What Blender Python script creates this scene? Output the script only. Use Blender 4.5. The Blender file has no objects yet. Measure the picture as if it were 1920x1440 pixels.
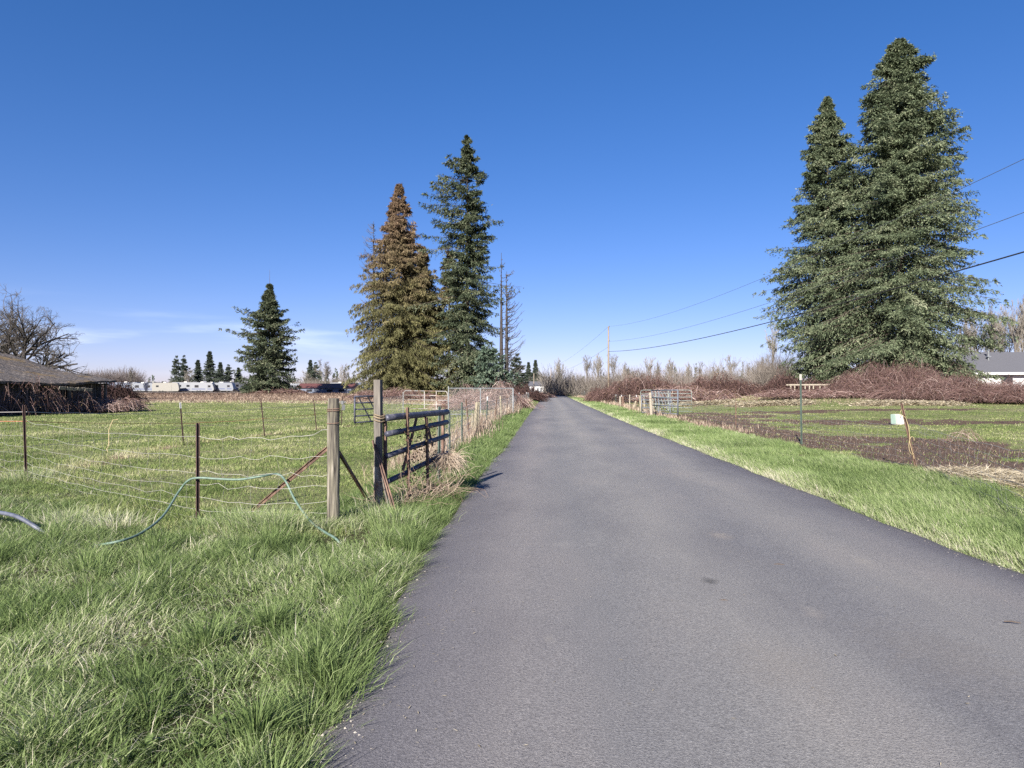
import bpy, math, random
import numpy as np
from mathutils import Vector, Matrix, Euler

# ------------------------------------------------------------------ camera, world, sun, exposure
scn = bpy.context.scene
col = scn.collection
R = math.radians
CAM_H = 1.6
F = 1280.0                      # focal length in pixels of a 1920 px wide picture
YAW, PITCH = math.atan(80 / F), math.atan(10 / F)
cd = bpy.data.cameras.new('camera'); cam = bpy.data.objects.new('camera', cd); col.objects.link(cam)
cam.location = (0, 0, CAM_H)
cam.rotation_euler = (R(90) + PITCH, 0, YAW)
cd.sensor_width = 36; cd.lens = 24; cd.clip_start = 0.05; cd.clip_end = 9000
scn.camera = cam
SUN_EL, SUN_AZ = R(28), R(17)   # the sun stands behind the camera, a little to the left
w = bpy.data.worlds.new('World'); scn.world = w; w.use_nodes = True
nt = w.node_tree; nt.nodes.clear()
sky = nt.nodes.new('ShaderNodeTexSky'); sky.sky_type = 'NISHITA'; sky.sun_disc = False
sky.sun_elevation = SUN_EL; sky.sun_rotation = math.pi + SUN_AZ
sky.altitude = 0; sky.air_density = 0.8; sky.dust_density = 0.2; sky.ozone_density = 3.0
bg = nt.nodes.new('ShaderNodeBackground'); bg.inputs['Strength'].default_value = 0.078
wo = nt.nodes.new('ShaderNodeOutputWorld')
tc = nt.nodes.new('ShaderNodeTexCoord')
sx = nt.nodes.new('ShaderNodeSeparateXYZ'); nt.links.new(tc.outputs['Generated'], sx.inputs[0])
mp = nt.nodes.new('ShaderNodeMapping'); mp.inputs['Scale'].default_value = (2.6, 2.6, 22)
mp.inputs['Rotation'].default_value = (0, R(-4), 0)
nt.links.new(tc.outputs['Generated'], mp.inputs[0])
cn = nt.nodes.new('ShaderNodeTexNoise'); cn.inputs['Scale'].default_value = 1.6; cn.inputs['Detail'].default_value = 5
nt.links.new(mp.outputs[0], cn.inputs['Vector'])
def wmath(op, a, b=None, clamp=False):
    n = nt.nodes.new('ShaderNodeMath'); n.operation = op; n.use_clamp = clamp
    for i, v in enumerate((a, b)):
        if v is None: continue
        if isinstance(v, (int, float)): n.inputs[i].default_value = v
        else: nt.links.new(v, n.inputs[i])
    return n.outputs[0]
def wramp(v, a, b):
    n = nt.nodes.new('ShaderNodeMapRange'); n.interpolation_type = 'SMOOTHSTEP'
    n.inputs['From Min'].default_value = a; n.inputs['From Max'].default_value = b
    nt.links.new(v, n.inputs['Value']); return n.outputs[0]
c = wmath('MULTIPLY', wramp(cn.outputs['Fac'], .46, .74), wramp(sx.outputs['Z'], .012, .04))
c = wmath('MULTIPLY', c, wramp(sx.outputs['Z'], .13, .05))
c = wmath('MULTIPLY', c, wramp(sx.outputs['X'], -.05, -.28))
c = wmath('MULTIPLY', c, .30)
mx = nt.nodes.new('ShaderNodeMix'); mx.data_type = 'RGBA'
gm = nt.nodes.new('ShaderNodeHueSaturation'); gm.inputs['Saturation'].default_value = 1.3
nt.links.new(sky.outputs[0], gm.inputs['Color'])
tn = nt.nodes.new('ShaderNodeMix'); tn.data_type = 'RGBA'; tn.blend_type = 'MULTIPLY'; tn.inputs['Factor'].default_value = 1
ga = nt.nodes.new('ShaderNodeGamma'); ga.inputs['Gamma'].default_value = .8; nt.links.new(gm.outputs[0], ga.inputs['Color']); nt.links.new(ga.outputs[0], tn.inputs['A']); tn.inputs['B'].default_value = (.88, .762, 1.03, 1)
nt.links.new(c, mx.inputs['Factor']); nt.links.new(tn.outputs['Result'], mx.inputs['A']); mx.inputs['B'].default_value = (8.6, 8.9, 10, 1)
nt.links.new(mx.outputs['Result'], bg.inputs['Color']); nt.links.new(bg.outputs[0], wo.inputs[0])
sd = bpy.data.lights.new('sun', 'SUN'); sd.energy = 5.0; sd.angle = R(.53); sd.color = (1, .93, .82)
sun = bpy.data.objects.new('sun', sd); col.objects.link(sun)
ldir = Vector((math.sin(SUN_AZ) * math.cos(SUN_EL), math.cos(SUN_AZ) * math.cos(SUN_EL), -math.sin(SUN_EL)))
sun.rotation_euler = ldir.to_track_quat('-Z', 'Y').to_euler(); sun.location = (-20, -40, 40)
scn.view_settings.view_transform = 'Standard'; scn.view_settings.look = 'None'
scn.view_settings.gamma = 1; scn.view_settings.exposure = 1.35
cy = scn.cycles
cy.max_bounces = 5; cy.diffuse_bounces = 3; cy.glossy_bounces = 2; cy.transmission_bounces = 3; cy.transparent_max_bounces = 4
cy.caustics_reflective = False; cy.caustics_refractive = False
cy.use_denoising = False

# ------------------------------------------------------------------ helpers
rng = np.random.default_rng(7)
_RT = np.array(Euler((R(90) + PITCH, 0, YAW)).to_matrix())
def ray(px, py):
    return _RT @ np.array([(px - 960) / F, (720 - py) / F, -1.0])
def D(px, py, Y):               # measured picture point at a known distance along the road
    d = ray(px, py); return d * (Y / d[1]) + np.array([0, 0, CAM_H])
def G(px, py, z=0.0):           # measured picture point on level ground
    d = ray(px, py); return d * ((z - CAM_H) / d[2]) + np.array([0, 0, CAM_H])
def nrm(a): return a / np.maximum(np.linalg.norm(a, axis=-1, keepdims=True), 1e-9)
def sm(x, a, b):
    t = np.clip((np.asarray(x, float) - a) / (b - a), 0, 1); return t * t * (3 - 2 * t)
def vnoise(x, y, seed=0):
    x = np.asarray(x, float); y = np.asarray(y, float)
    ix, iy = np.floor(x), np.floor(y); fx, fy = x - ix, y - iy
    fx = fx * fx * (3 - 2 * fx); fy = fy * fy * (3 - 2 * fy)
    def hsh(a, b):
        v = np.sin(a * 127.1 + b * 311.7 + seed * 74.7) * 43758.5453
        return v - np.floor(v)
    return (hsh(ix, iy) * (1 - fx) + hsh(ix + 1, iy) * fx) * (1 - fy) + (hsh(ix, iy + 1) * (1 - fx) + hsh(ix + 1, iy + 1) * fx) * fy
def fbm(x, y, seed=0, o=3):
    s, a, t = 0, 1, 0
    for i in range(o):
        s = s + a * vnoise(np.asarray(x) * 2 ** i, np.asarray(y) * 2 ** i, seed + i * 3); t += a; a *= .5
    return s / t

# the road's two edges, measured along its length
LE = np.array([[-15, -.95], [3.4, -1.08], [5.5, -1.28], [8.3, -1.36], [12.4, -1.42], [19.5, -1.4], [45, -1.7], [100, -2.2], [164, -2.75], [200, -5.5], [240, -15], [300, -40]])
RE = np.array([[-15, 4.1], [5.8, 4.06], [7.6, 4.0], [12.4, 3.88], [16.4, 3.78], [26.6, 3.55], [41, 3.36], [76, 3.1], [170, 2.6], [200, .6], [240, -8], [300, -33]])
def xl(y): return np.interp(y, LE[:, 0], LE[:, 1])
def xr(y): return np.interp(y, RE[:, 0], RE[:, 1])
def terrain(x, y):
    x = np.asarray(x, float); y = np.asarray(y, float)
    a, b = xl(y) - x, x - xr(y); d = np.maximum(a, b)
    z = .09 * (fbm(x * .4, y * .4, 3) - .5) * sm(d, .1, 2.5) + .10 * (fbm(x * 1.5, y * 1.5, 4) - .5) * sm(d, 1.0, 4) * (1 - sm(y, 40, 60)) + .3 * (fbm(x * .06, y * .06, 9) - .5) * sm(d, 5, 30)
    z = z + .05 * sm(d, .0, .6)
    z = z + .5 * sm(y, 50, 150) * sm(a, 2, 20) + 1.0 * sm(y, 28, 75) * sm(b, 3, 22)
    return np.where(d < .12, -.05, z)
def tz(x, y): return float(terrain(x, y))
def GT(px, Y):                  # ground point under a picture column at distance Y
    p = D(px, 730, Y); return np.array([p[0], Y, tz(p[0], Y)])

ORG = {}
class Geo:
    def __init__(s): s.v, s.p, s.t, s.n = [], {}, [], 0
    def add(s, v, polys, tint=0.0):
        v = np.asarray(v, float).reshape(-1, 3)
        for a in polys:
            a = np.asarray(a, int)
            if a.size: s.p.setdefault(a.shape[1], []).append(a + s.n)
        s.v.append(v); s.t.append(np.broadcast_to(np.asarray(tint, float), (len(v),)).copy() if np.ndim(tint) < 1 or len(np.atleast_1d(tint)) == len(v) else np.full(len(v), 0.))
        s.n += len(v); return s
    def box(s, c, size, rot=None, tint=0.0, taper=1.0):
        h = np.array(size) / 2
        q = np.array([[-1, -1, -1], [1, -1, -1], [1, 1, -1], [-1, 1, -1], [-1, -1, 1], [1, -1, 1], [1, 1, 1], [-1, 1, 1]], float)
        q[4:, :2] *= taper
        q = q * h
        if rot is not None: q = q @ np.array(Euler(rot).to_matrix()).T
        return s.add(q + np.array(c), [[[0, 3, 2, 1], [4, 5, 6, 7], [0, 1, 5, 4], [1, 2, 6, 5], [2, 3, 7, 6], [3, 0, 4, 7]]], tint)
    def tubes(s, pts, rad, sides=3, tint=0.0, cap=False):
        pts = np.asarray(pts, float); rad = np.broadcast_to(np.asarray(rad, float), pts.shape[:2])
        B, N, _ = pts.shape
        tg = nrm(np.gradient(pts, axis=1))
        main = nrm(pts[:, -1] - pts[:, 0] + 1e-6)
        ref = np.where(np.abs(main[:, 2:3]) < .8, np.array([[0, 0, 1.]]), np.array([[1., 0, 0]]))[:, None, :]
        u = nrm(np.cross(tg, np.broadcast_to(ref, tg.shape))); v = np.cross(tg, u)
        a = np.arange(sides) * 2 * math.pi / sides + .3
        ring = pts[:, :, None] + rad[:, :, None, None] * (np.cos(a)[:, None] * u[:, :, None] + np.sin(a)[:, None] * v[:, :, None])
        b = np.arange(B)[:, None, None] * N * sides + np.arange(N - 1)[None, :, None] * sides
        j = np.arange(sides); k = (j + 1) % sides
        q = np.stack([b + j, b + j + sides, b + k + sides, b + k], -1).reshape(-1, 4)
        polys = [q]
        if cap:
            o = np.arange(B)[:, None] * N * sides
            polys += [o + j[None, :], o + (N - 1) * sides + j[None, ::-1]]
        if np.ndim(tint) == 1: tint = np.repeat(tint, N * sides)
        return s.add(ring, polys, tint)
    def tube(s, pts, r, sides=8, tint=0.0, cap=True):
        pts = np.asarray(pts, float)
        return s.tubes(pts[None], np.broadcast_to(np.asarray(r, float), (len(pts),))[None], sides, tint, cap)
    def prism(s, prof, p0, p1, ref=(0, 1, 0), tint=0.0):
        p0, p1 = np.array(p0, float), np.array(p1, float); t = nrm(p1 - p0)
        u = nrm(np.cross(t, np.array(ref, float))); v = np.cross(t, u); pr = np.array(prof, float); n = len(pr)
        e = pr[:, :1] * u + pr[:, 1:] * v
        j = np.arange(n); k = (j + 1) % n
        return s.add(np.vstack([p0 + e, p1 + e]), [np.stack([j, k, k + n, j + n], -1), j[None, ::-1], j[None] + n], tint)
    def kites(s, q, d, w, a, b, tint=0.0):
        # small leaf-sized faces: base q, direction d, width direction w, length a, width b
        a = np.asarray(a).reshape(-1, 1) * np.ones((len(q), 1)); b = np.asarray(b).reshape(-1, 1) * np.ones((len(q), 1))
        v = np.stack([q, q + d * a * .45 + w * b * .5, q + d * a, q + d * a * .45 - w * b * .5], 1)
        i = np.arange(len(q) * 4).reshape(-1, 4)
        return s.add(v, [i], np.repeat(tint, 4) if np.ndim(tint) == 1 else tint)
    def build(s, name, mat, parent=None, origin=None, smooth=False):
        V = np.vstack(s.v)
        o = np.array(ORG[parent.name]) if parent is not None else np.array(origin if origin is not None else (0, 0, 0), float)
        V = V - o
        me = bpy.data.meshes.new(name)
        L = []; tot = []
        for k, arrs in s.p.items():
            A = np.vstack(arrs); L.append(A.reshape(-1)); tot.append(np.full(len(A), k))
        L = np.concatenate(L); tot = np.concatenate(tot)
        me.vertices.add(len(V)); me.vertices.foreach_set('co', V.astype(np.float32).reshape(-1))
        me.loops.add(len(L)); me.loops.foreach_set('vertex_index', L.astype(np.int32))
        st = np.concatenate([[0], np.cumsum(tot)[:-1]])
        me.polygons.add(len(tot)); me.polygons.foreach_set('loop_start', st.astype(np.int32))
        at = me.attributes.new('tint', 'FLOAT', 'POINT'); at.data.foreach_set('value', np.concatenate(s.t).astype(np.float32))
        me.update(calc_edges=True); me.validate()
        me.polygons.foreach_set('use_smooth', np.full(len(tot), bool(smooth)))
        me.materials.append(mat)
        ob = bpy.data.objects.new(name, me); col.objects.link(ob)
        if parent is not None: ob.parent = parent
        else: ob.location = o
        ORG[ob.name] = o
        return ob
def tag(o, label, cat, group=None):
    o['label'] = label; o['category'] = cat
    if group: o['group'] = group
    return o
def thing(name, label, cat, loc, group=None):
    o = bpy.data.objects.new(name, None); col.objects.link(o); o.location = loc; o.empty_display_size = .2
    ORG[o.name] = np.array(loc, float); return tag(o, label, cat, group)
def dup(root, loc, rz=0, sc=1, label=None):
    r = root.copy(); col.objects.link(r); r.location = loc; r.rotation_euler = (0, 0, rz)
    r.scale = (sc, sc, sc) if np.isscalar(sc) else sc
    if label: r['label'] = label
    for ch in list(root.children):
        c_ = ch.copy(); col.objects.link(c_); c_.parent = r
        for g_ in list(ch.children):
            d_ = g_.copy(); col.objects.link(d_); d_.parent = c_
    return r
def kind(o, k): o['kind'] = k; return o

# ------------------------------------------------------------------ materials
def ramp(nt, fac, stops):
    r = nt.nodes.new('ShaderNodeValToRGB'); e = r.color_ramp.elements
    while len(e) < len(stops): e.new(.5)
    for el, (p, c_) in zip(e, stops): el.position = p; el.color = (*c_, 1)
    nt.links.new(fac, r.inputs[0]); return r.outputs[0]
def noise(nt, vec, scale, detail=4, rough=.55):
    n = nt.nodes.new('ShaderNodeTexNoise'); n.inputs['Scale'].default_value = scale
    n.inputs['Detail'].default_value = detail; n.inputs['Roughness'].default_value = rough
    nt.links.new(vec, n.inputs['Vector']); return n.outputs['Fac']
def nmath(nt, op, a, b=None, c_=None, clamp=False):
    n = nt.nodes.new('ShaderNodeMath'); n.operation = op; n.use_clamp = clamp
    for i, v in enumerate((a, b, c_)):
        if v is None: continue
        if isinstance(v, (int, float)): n.inputs[i].default_value = v
        else: nt.links.new(v, n.inputs[i])
    return n.outputs[0]
def nmix(nt, f, a, b):
    n = nt.nodes.new('ShaderNodeMix'); n.data_type = 'RGBA'
    for s_, v in (('Factor', f), ('A', a), ('B', b)):
        if isinstance(v, (int, float)): n.inputs[s_].default_value = v
        elif isinstance(v, tuple): n.inputs[s_].default_value = (*v, 1)
        else: nt.links.new(v, n.inputs[s_])
    return n.outputs['Result']
def start(name):
    m = bpy.data.materials.new(name); m.use_nodes = True; t = m.node_tree
    return m, t, t.nodes['Principled BSDF'], t.nodes['Material Output']
def attr(t, name):
    a = t.nodes.new('ShaderNodeAttribute'); a.attribute_name = name; return a.outputs['Fac']
def pos(t, kindn='Object', scale=(1, 1, 1)):
    if kindn == 'World': v = t.nodes.new('ShaderNodeNewGeometry').outputs['Position']
    else: v = t.nodes.new('ShaderNodeTexCoord').outputs['Object']
    if scale != (1, 1, 1):
        m = t.nodes.new('ShaderNodeMapping'); m.inputs['Scale'].default_value = scale; t.links.new(v, m.inputs[0]); v = m.outputs[0]
    return v
def surf(name, stops, scale=6, stretch=(1, 1, 1), rough=.8, metal=0, bump=0, spec=.3, detail=5):
    m, t, b, o = start(name)
    f = noise(t, pos(t, scale=stretch), scale, detail)
    t.links.new(ramp(t, f, stops), b.inputs['Base Color'])
    b.inputs['Roughness'].default_value = rough; b.inputs['Metallic'].default_value = metal
    b.inputs['Specular IOR Level'].default_value = spec
    if bump:
        bn = t.nodes.new('ShaderNodeBump'); bn.inputs['Strength'].default_value = bump; bn.inputs['Distance'].default_value = .02
        t.links.new(f, bn.inputs['Height']); t.links.new(bn.outputs[0], b.inputs['Normal'])
    return m
def leafy(name, stops, transl=.3, nscale=.0, namt=.0, rough=.75):
    # foliage: colour by the plant's own tint plus patches
    m, t, b, o = start(name)
    f = attr(t, 'tint')
    if namt: f = nmath(t, 'ADD', f, nmath(t, 'MULTIPLY', nmath(t, 'SUBTRACT', noise(t, pos(t), nscale, 3), .5), namt))
    c_ = ramp(t, f, stops)
    t.links.new(c_, b.inputs['Base Color']); b.inputs['Roughness'].default_value = rough; b.inputs['Specular IOR Level'].default_value = .08
    if transl:
        tr = t.nodes.new('ShaderNodeBsdfTranslucent'); t.links.new(c_, tr.inputs[0])
        ms = t.nodes.new('ShaderNodeMixShader'); ms.inputs[0].default_value = transl
        t.links.new(b.outputs[0], ms.inputs[1]); t.links.new(tr.outputs[0], ms.inputs[2]); t.links.new(ms.outputs[0], o.inputs[0])
    return m
def flat(name, c_, rough=.6, metal=0, spec=.4, var=.12, scale=9):
    lo = tuple(x * (1 - var) for x in c_); hi = tuple(min(1, x * (1 + var)) for x in c_)
    return surf(name, [(.3, lo), (.7, hi)], scale, rough=rough, metal=metal, spec=spec)

MT = {}
MT['grass'] = leafy('long_grass', [(0, (.055, .085, .03)), (.3, (.135, .195, .07)), (.55, (.22, .295, .115)), (.75, (.345, .415, .20)), (.9, (.49, .48, .34)), (1, (.64, .6, .49))], .42)
MT['pasture'] = leafy('pasture_grass', [(0, (.075, .11, .035)), (.35, (.165, .225, .075)), (.6, (.285, .325, .13)), (.8, (.40, .40, .22)), (1, (.52, .48, .35))], .38)
MT['straw'] = leafy('straw', [(0, (.2, .16, .10)), (.5, (.38, .33, .235)), (1, (.56, .5, .39))], .2)
MT['weed'] = leafy('dry_weed', [(0, (.09, .062, .048)), (.35, (.2, .145, .115)), (.7, (.38, .3, .235)), (1, (.58, .5, .4))], .2)
MT['cane'] = leafy('bramble_cane', [(0, (.024, .015, .015)), (.4, (.08, .047, .044)), (.75, (.185, .122, .113)), (1, (.44, .35, .32))], 0)
MT['deadleaf'] = leafy('bramble_leaf', [(0, (.04, .027, .023)), (.5, (.13, .075, .06)), (.8, (.13, .105, .055)), (1, (.3, .21, .16))], .2)
MT['fir'] = leafy('fir_needles', [(0, (.03, .044, .028)), (.45, (.098, .125, .074)), (.75, (.165, .195, .12)), (1, (.25, .265, .18))], .15, .5, .3)
MT['darkfir'] = leafy('dark_fir_needles', [(0, (.022, .034, .022)), (.45, (.064, .082, .05)), (.75, (.125, .145, .09)), (1, (.22, .225, .155))], .15, .5, .3)
MT['bluefir'] = leafy('blue_green_needles', [(0, (.05, .075, .058)), (.5, (.10, .145, .105)), (1, (.2, .24, .18))], .15, .5, .3)
MT['farfir'] = leafy('distant_needles', [(0, (.03, .042, .035)), (.5, (.065, .085, .065)), (1, (.12, .135, .10))], .12)
def cedar_mat():
    m, t, b, o = start('cedar_scale_leaves')
    sp = t.nodes.new('ShaderNodeSeparateXYZ'); t.links.new(pos(t), sp.inputs[0])
    h = nmath(t, 'ADD', nmath(t, 'DIVIDE', sp.outputs['Z'], 30.0), nmath(t, 'MULTIPLY', nmath(t, 'SUBTRACT', noise(t, pos(t), .35, 4), .5), 1.0))
    f = attr(t, 'tint')
    g = ramp(t, f, [(0, (.038, .04, .018)), (.5, (.112, .112, .05)), (1, (.23, .215, .105))])
    r = ramp(t, f, [(0, (.05, .036, .025)), (.5, (.155, .105, .068)), (1, (.29, .21, .14))])
    mr = t.nodes.new('ShaderNodeMapRange'); mr.inputs['From Min'].default_value = .44; mr.inputs['From Max'].default_value = .95
    t.links.new(h, mr.inputs['Value'])
    c_ = nmix(t, mr.outputs[0], g, r)
    t.links.new(c_, b.inputs['Base Color']); b.inputs['Roughness'].default_value = .8; b.inputs['Specular IOR Level'].default_value = .2
    tr = t.nodes.new('ShaderNodeBsdfTranslucent'); t.links.new(c_, tr.inputs[0])
    ms = t.nodes.new('ShaderNodeMixShader'); ms.inputs[0].default_value = .2
    t.links.new(b.outputs[0], ms.inputs[1]); t.links.new(tr.outputs[0], ms.inputs[2]); t.links.new(ms.outputs[0], o.inputs[0])
    return m
MT['cedar'] = cedar_mat()
MT['bark'] = surf('dark_bark', [(.3, (.045, .035, .03)), (.7, (.12, .095, .08))], 3, (4, 4, .6), .95, bump=.6)
MT['palebark'] = leafy('pale_bark', [(0, (.08, .072, .065)), (.5, (.165, .15, .133)), (1, (.28, .26, .23))], 0)
MT['oakbark'] = leafy('oak_bark', [(0, (.03, .026, .026)), (.5, (.06, .054, .052)), (1, (.11, .10, .085))], 0)
MT['snag'] = leafy('grey_dead_wood', [(0, (.03, .027, .028)), (.5, (.065, .058, .056)), (1, (.13, .115, .105))], 0)
MT['brush'] = leafy('brown_brush', [(0, (.05, .043, .04)), (.5, (.125, .11, .10)), (1, (.24, .215, .19))], 0)
MT['darkbrush'] = leafy('dark_brush', [(0, (.035, .03, .032)), (.5, (.08, .07, .07)), (1, (.15, .125, .12))], 0)
MT['oldwood'] = surf('weathered_post_wood', [(.2, (.06, .05, .04)), (.45, (.2, .175, .13)), (.62, (.3, .27, .2)), (.85, (.42, .38, .3))], 5, (7, 7, .55), .9, bump=.8)
MT['mosswood'] = surf('mossy_post_wood', [(.3, (.02, .017, .015)), (.42, (.085, .076, .066)), (.54, (.14, .128, .098)), (.7, (.27, .245, .21))], 5, (6, 6, .5), .9, bump=.9)
MT['greywood'] = surf('grey_board', [(.3, (.055, .05, .047)), (.7, (.19, .172, .152))], 4, (5, 5, .6), .9, bump=.5)
MT['palewood'] = surf('pale_timber', [(.3, (.19, .165, .13)), (.7, (.36, .325, .27))], 4, (3, 3, 3), .85)
MT['rust'] = surf('rusty_steel', [(.25, (.045, .03, .026)), (.5, (.13, .082, .064)), (.75, (.25, .165, .125))], 14, (1, 1, .5), .75, .2, bump=.3)
MT['tpost'] = surf('dark_red_brown_post', [(.3, (.035, .022, .02)), (.6, (.085, .05, .044)), (.8, (.17, .115, .10))], 12, (1, 1, .4), .65, .1)
MT['greenpost'] = surf('dark_green_post', [(.3, (.03, .05, .045)), (.65, (.07, .1, .085)), (.85, (.17, .15, .11))], 12, (1, 1, .4), .65)
MT['gatesteel'] = surf('dark_blue_grey_gate', [(.3, (.035, .035, .055)), (.55, (.08, .085, .115)), (.68, (.16, .15, .17)), (.8, (.15, .075, .05))], 11, (1, 1, 1), .5, .3, bump=.2)
MT['galv'] = surf('galvanised_tube', [(.3, (.15, .165, .18)), (.7, (.29, .305, .32))], 8, rough=.45, metal=.35)
MT['dullgalv'] = surf('dull_galvanised_tube', [(.3, (.13, .145, .165)), (.7, (.28, .3, .32))], 8, rough=.5, metal=.35)
MT['rustgalv'] = surf('rust_streaked_tube', [(.35, (.22, .22, .22)), (.5, (.31, .295, .28)), (.62, (.2, .13, .095))], 3, rough=.5, metal=.25)
MT['bluegalv'] = surf('blue_grey_gate_paint', [(.3, (.07, .085, .11)), (.7, (.17, .19, .225))], 7, rough=.5, metal=.25)
MT['greengalv'] = surf('green_grey_gate_paint', [(.3, (.12, .15, .14)), (.7, (.3, .34, .32))], 7, rough=.55, metal=.2)
MT['wire'] = flat('fence_wire', (.30, .29, .28), .6, .2)
MT['rustwire'] = flat('rusty_wire', (.2, .12, .09), .8)
MT['orange'] = flat('orange_twine', (.5, .16, .07), .7)
MT['twine'] = flat('yellow_twine', (.42, .34, .19), .8)
MT['hose'] = surf('green_hose', [(.3, (.075, .125, .10)), (.7, (.145, .205, .175))], 20, rough=.45)
MT['polypipe'] = surf('grey_blue_pipe', [(.3, (.06, .066, .09)), (.7, (.12, .13, .17))], 12, rough=.35, spec=.6)
MT['white'] = flat('white_paint', (.45, .46, .48), .5)
MT['rvwhite'] = flat('weathered_white_panel', (.2, .21, .235), .5)
MT['offwhite'] = flat('cream_paint', (.38, .37, .345), .5)
MT['rvcream'] = flat('weathered_cream_panel', (.25, .245, .225), .5)
MT['silver'] = flat('silver_grey_paint', (.17, .185, .215), .4)
MT['bluegrey'] = flat('blue_grey_paint', (.10, .12, .17), .4)
MT['stripe'] = flat('dark_blue_stripe', (.05, .07, .17), .5)
MT['glass'] = flat('dark_glass', (.02, .022, .028), .08, 0, .6)
MT['rubber'] = flat('black_rubber', (.02, .02, .02), .9)
MT['shingle'] = surf('dark_shingle', [(.3, (.06, .062, .075)), (.7, (.11, .112, .13))], 9, (1, 4, 4), .9, bump=.3)
MT['redroof'] = flat('dark_red_metal_roof', (.11, .045, .04), .6)
MT['insul'] = flat('grey_plastic', (.09, .095, .10), .5)
MT['tubwhite'] = surf('chalky_white_plastic', [(.3, (.42, .4, .36)), (.7, (.6, .58, .53))], 6, rough=.6)
MT['tubgreen'] = flat('pale_green_plastic', (.34, .46, .4), .6)
MT['pole'] = surf('utility_pole_wood', [(.3, (.13, .105, .085)), (.7, (.28, .235, .19))], 2, (5, 5, .5), .9)
def barn_roof():
    m, t, b, o = start('mossy_wood_shingles')
    v = pos(t)
    f = noise(t, pos(t, scale=(1.2, 1.2, 1.2)), .5, 5)
    f2 = noise(t, pos(t, scale=(2.4, 7, 2.4)), 2.2, 5)
    base = ramp(t, f2, [(.36, (.014, .012, .012)), (.48, (.058, .048, .045)), (.62, (.16, .138, .125))])
    moss = ramp(t, f2, [(.35, (.05, .035, .018)), (.65, (.19, .13, .055))])
    mr = t.nodes.new('ShaderNodeMapRange'); mr.inputs['From Min'].default_value = .52; mr.inputs['From Max'].default_value = .64; t.links.new(f, mr.inputs[0])
    t.links.new(nmix(t, mr.outputs[0], base, moss), b.inputs['Base Color']); b.inputs['Roughness'].default_value = .95
    bn = t.nodes.new('ShaderNodeBump'); bn.inputs['Strength'].default_value = .9; bn.inputs['Distance'].default_value = .08
    t.links.new(f2, bn.inputs['Height']); t.links.new(bn.outputs[0], b.inputs['Normal'])
    return m
MT['barnroof'] = barn_roof()

# ------------------------------------------------------------------ ground
FENCE_F = [GT(-420, 17.0), G(-120, 862), G(50, 905), G(371, 985), G(625, 996)]
fx = [p[0] for p in FENCE_F]; fy = [p[1] for p in FENCE_F]
def fence_y(x): return np.interp(x, fx, fy)
MUD = [(8.6, 15, 2.0, 6), (7.9, 22, 1.8, 9), (7.6, 32, 2.2, 9), (9.5, 13.2, 2.6, 3.0), (15.5, 33, 7.5, 2.6), (9, 39, 3.5, 4), (13, 44, 6, 2.0), (22, 45, 8, 1.6), (9.8, 10, 1.6, 1.6), (10.6, 20, 1.8, 3.4)]
STRAWP = [(G(1375, 743)[0] * .62, 62, 5, 1.6), (17, 54, 3.4, 2.0), (25.5, 51, 4.2, 1.9), (8.0, 11.4, 1.5, 1.1), (7.3, 12.6, 1.1, .7), (13.5, 60, 3.4, 1.5)]
def blobs(x, y, L, seed):
    m = np.zeros(np.shape(x)); n = (fbm(np.asarray(x) * .9, np.asarray(y) * .9, seed, 4) - .5) * 1.9
    for cx, cy_, rx, ry in L:
        m = np.maximum(m, 1 - sm(np.sqrt(((x - cx) / rx) ** 2 + ((y - cy_) / ry) ** 2) + n, .7, 1.1))
    return m
def mud(x, y): return blobs(x, y, MUD, 21)
def strawm(x, y): return blobs(x, y, STRAWP, 27)
def dry(x, y):                  # dry, weedy stretches of the fields
    a = xl(y) - x
    m = sm(y, 66, 74) * sm(a, 3, 8) * (1 - sm(y, 125, 150) * .3)
    m = np.maximum(m, .8 * sm(y, 58, 66) * sm(x - xr(y), 4, 10))
    lx = np.interp(y, [11.7, 19, 22.3, 25.6, 32], [-9.3, -10.6, -9.8, -9.2, -8.2])
    m = np.maximum(m, .75 * np.exp(-((x - lx) / .5) ** 2) * sm(y, 11, 13) * (1 - sm(y, 27, 33)))
    m = np.maximum(m, .9 * np.exp(-((x - xl(y) + 1.15) / .45) ** 2) * sm(y, 13, 18))
    return m
def verge(x, y):                # thatch and soil under the long grass beside the road
    return np.where(x < 0, 1 - sm(y - fence_y(x), -.2, .5), 1 - sm(x - xr(y), 2.2, 2.9)) * (1 - sm(y, 20, 40))
def axis(lo, hi, step, grow, far):
    a = list(np.arange(lo, hi, step)); s_ = step; p = a[-1]
    while p < far: s_ *= grow; p += s_; a.append(p)
    return a
xs = axis(0, 14, .3, 1.03, 90); xs += axis(95, 100, 5, 1.12, 4000); xs = np.array([-v for v in xs[:0:-1]] + xs)
ys = axis(-12, 30, .35, 1.02, 120); ys += axis(125, 131, 5, 1.1, 6000); ys = np.array([-4000, -600, -120, -40] + ys)
XX, YY = np.meshgrid(xs, ys); ZZ = terrain(XX, YY)
g = Geo(); nx, ny = len(xs), len(ys)
i = np.arange(nx * ny).reshape(ny, nx)
g.add(np.stack([XX, YY, ZZ], -1), [np.stack([i[:-1, :-1], i[:-1, 1:], i[1:, 1:], i[1:, :-1]], -1).reshape(-1, 4)])
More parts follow.
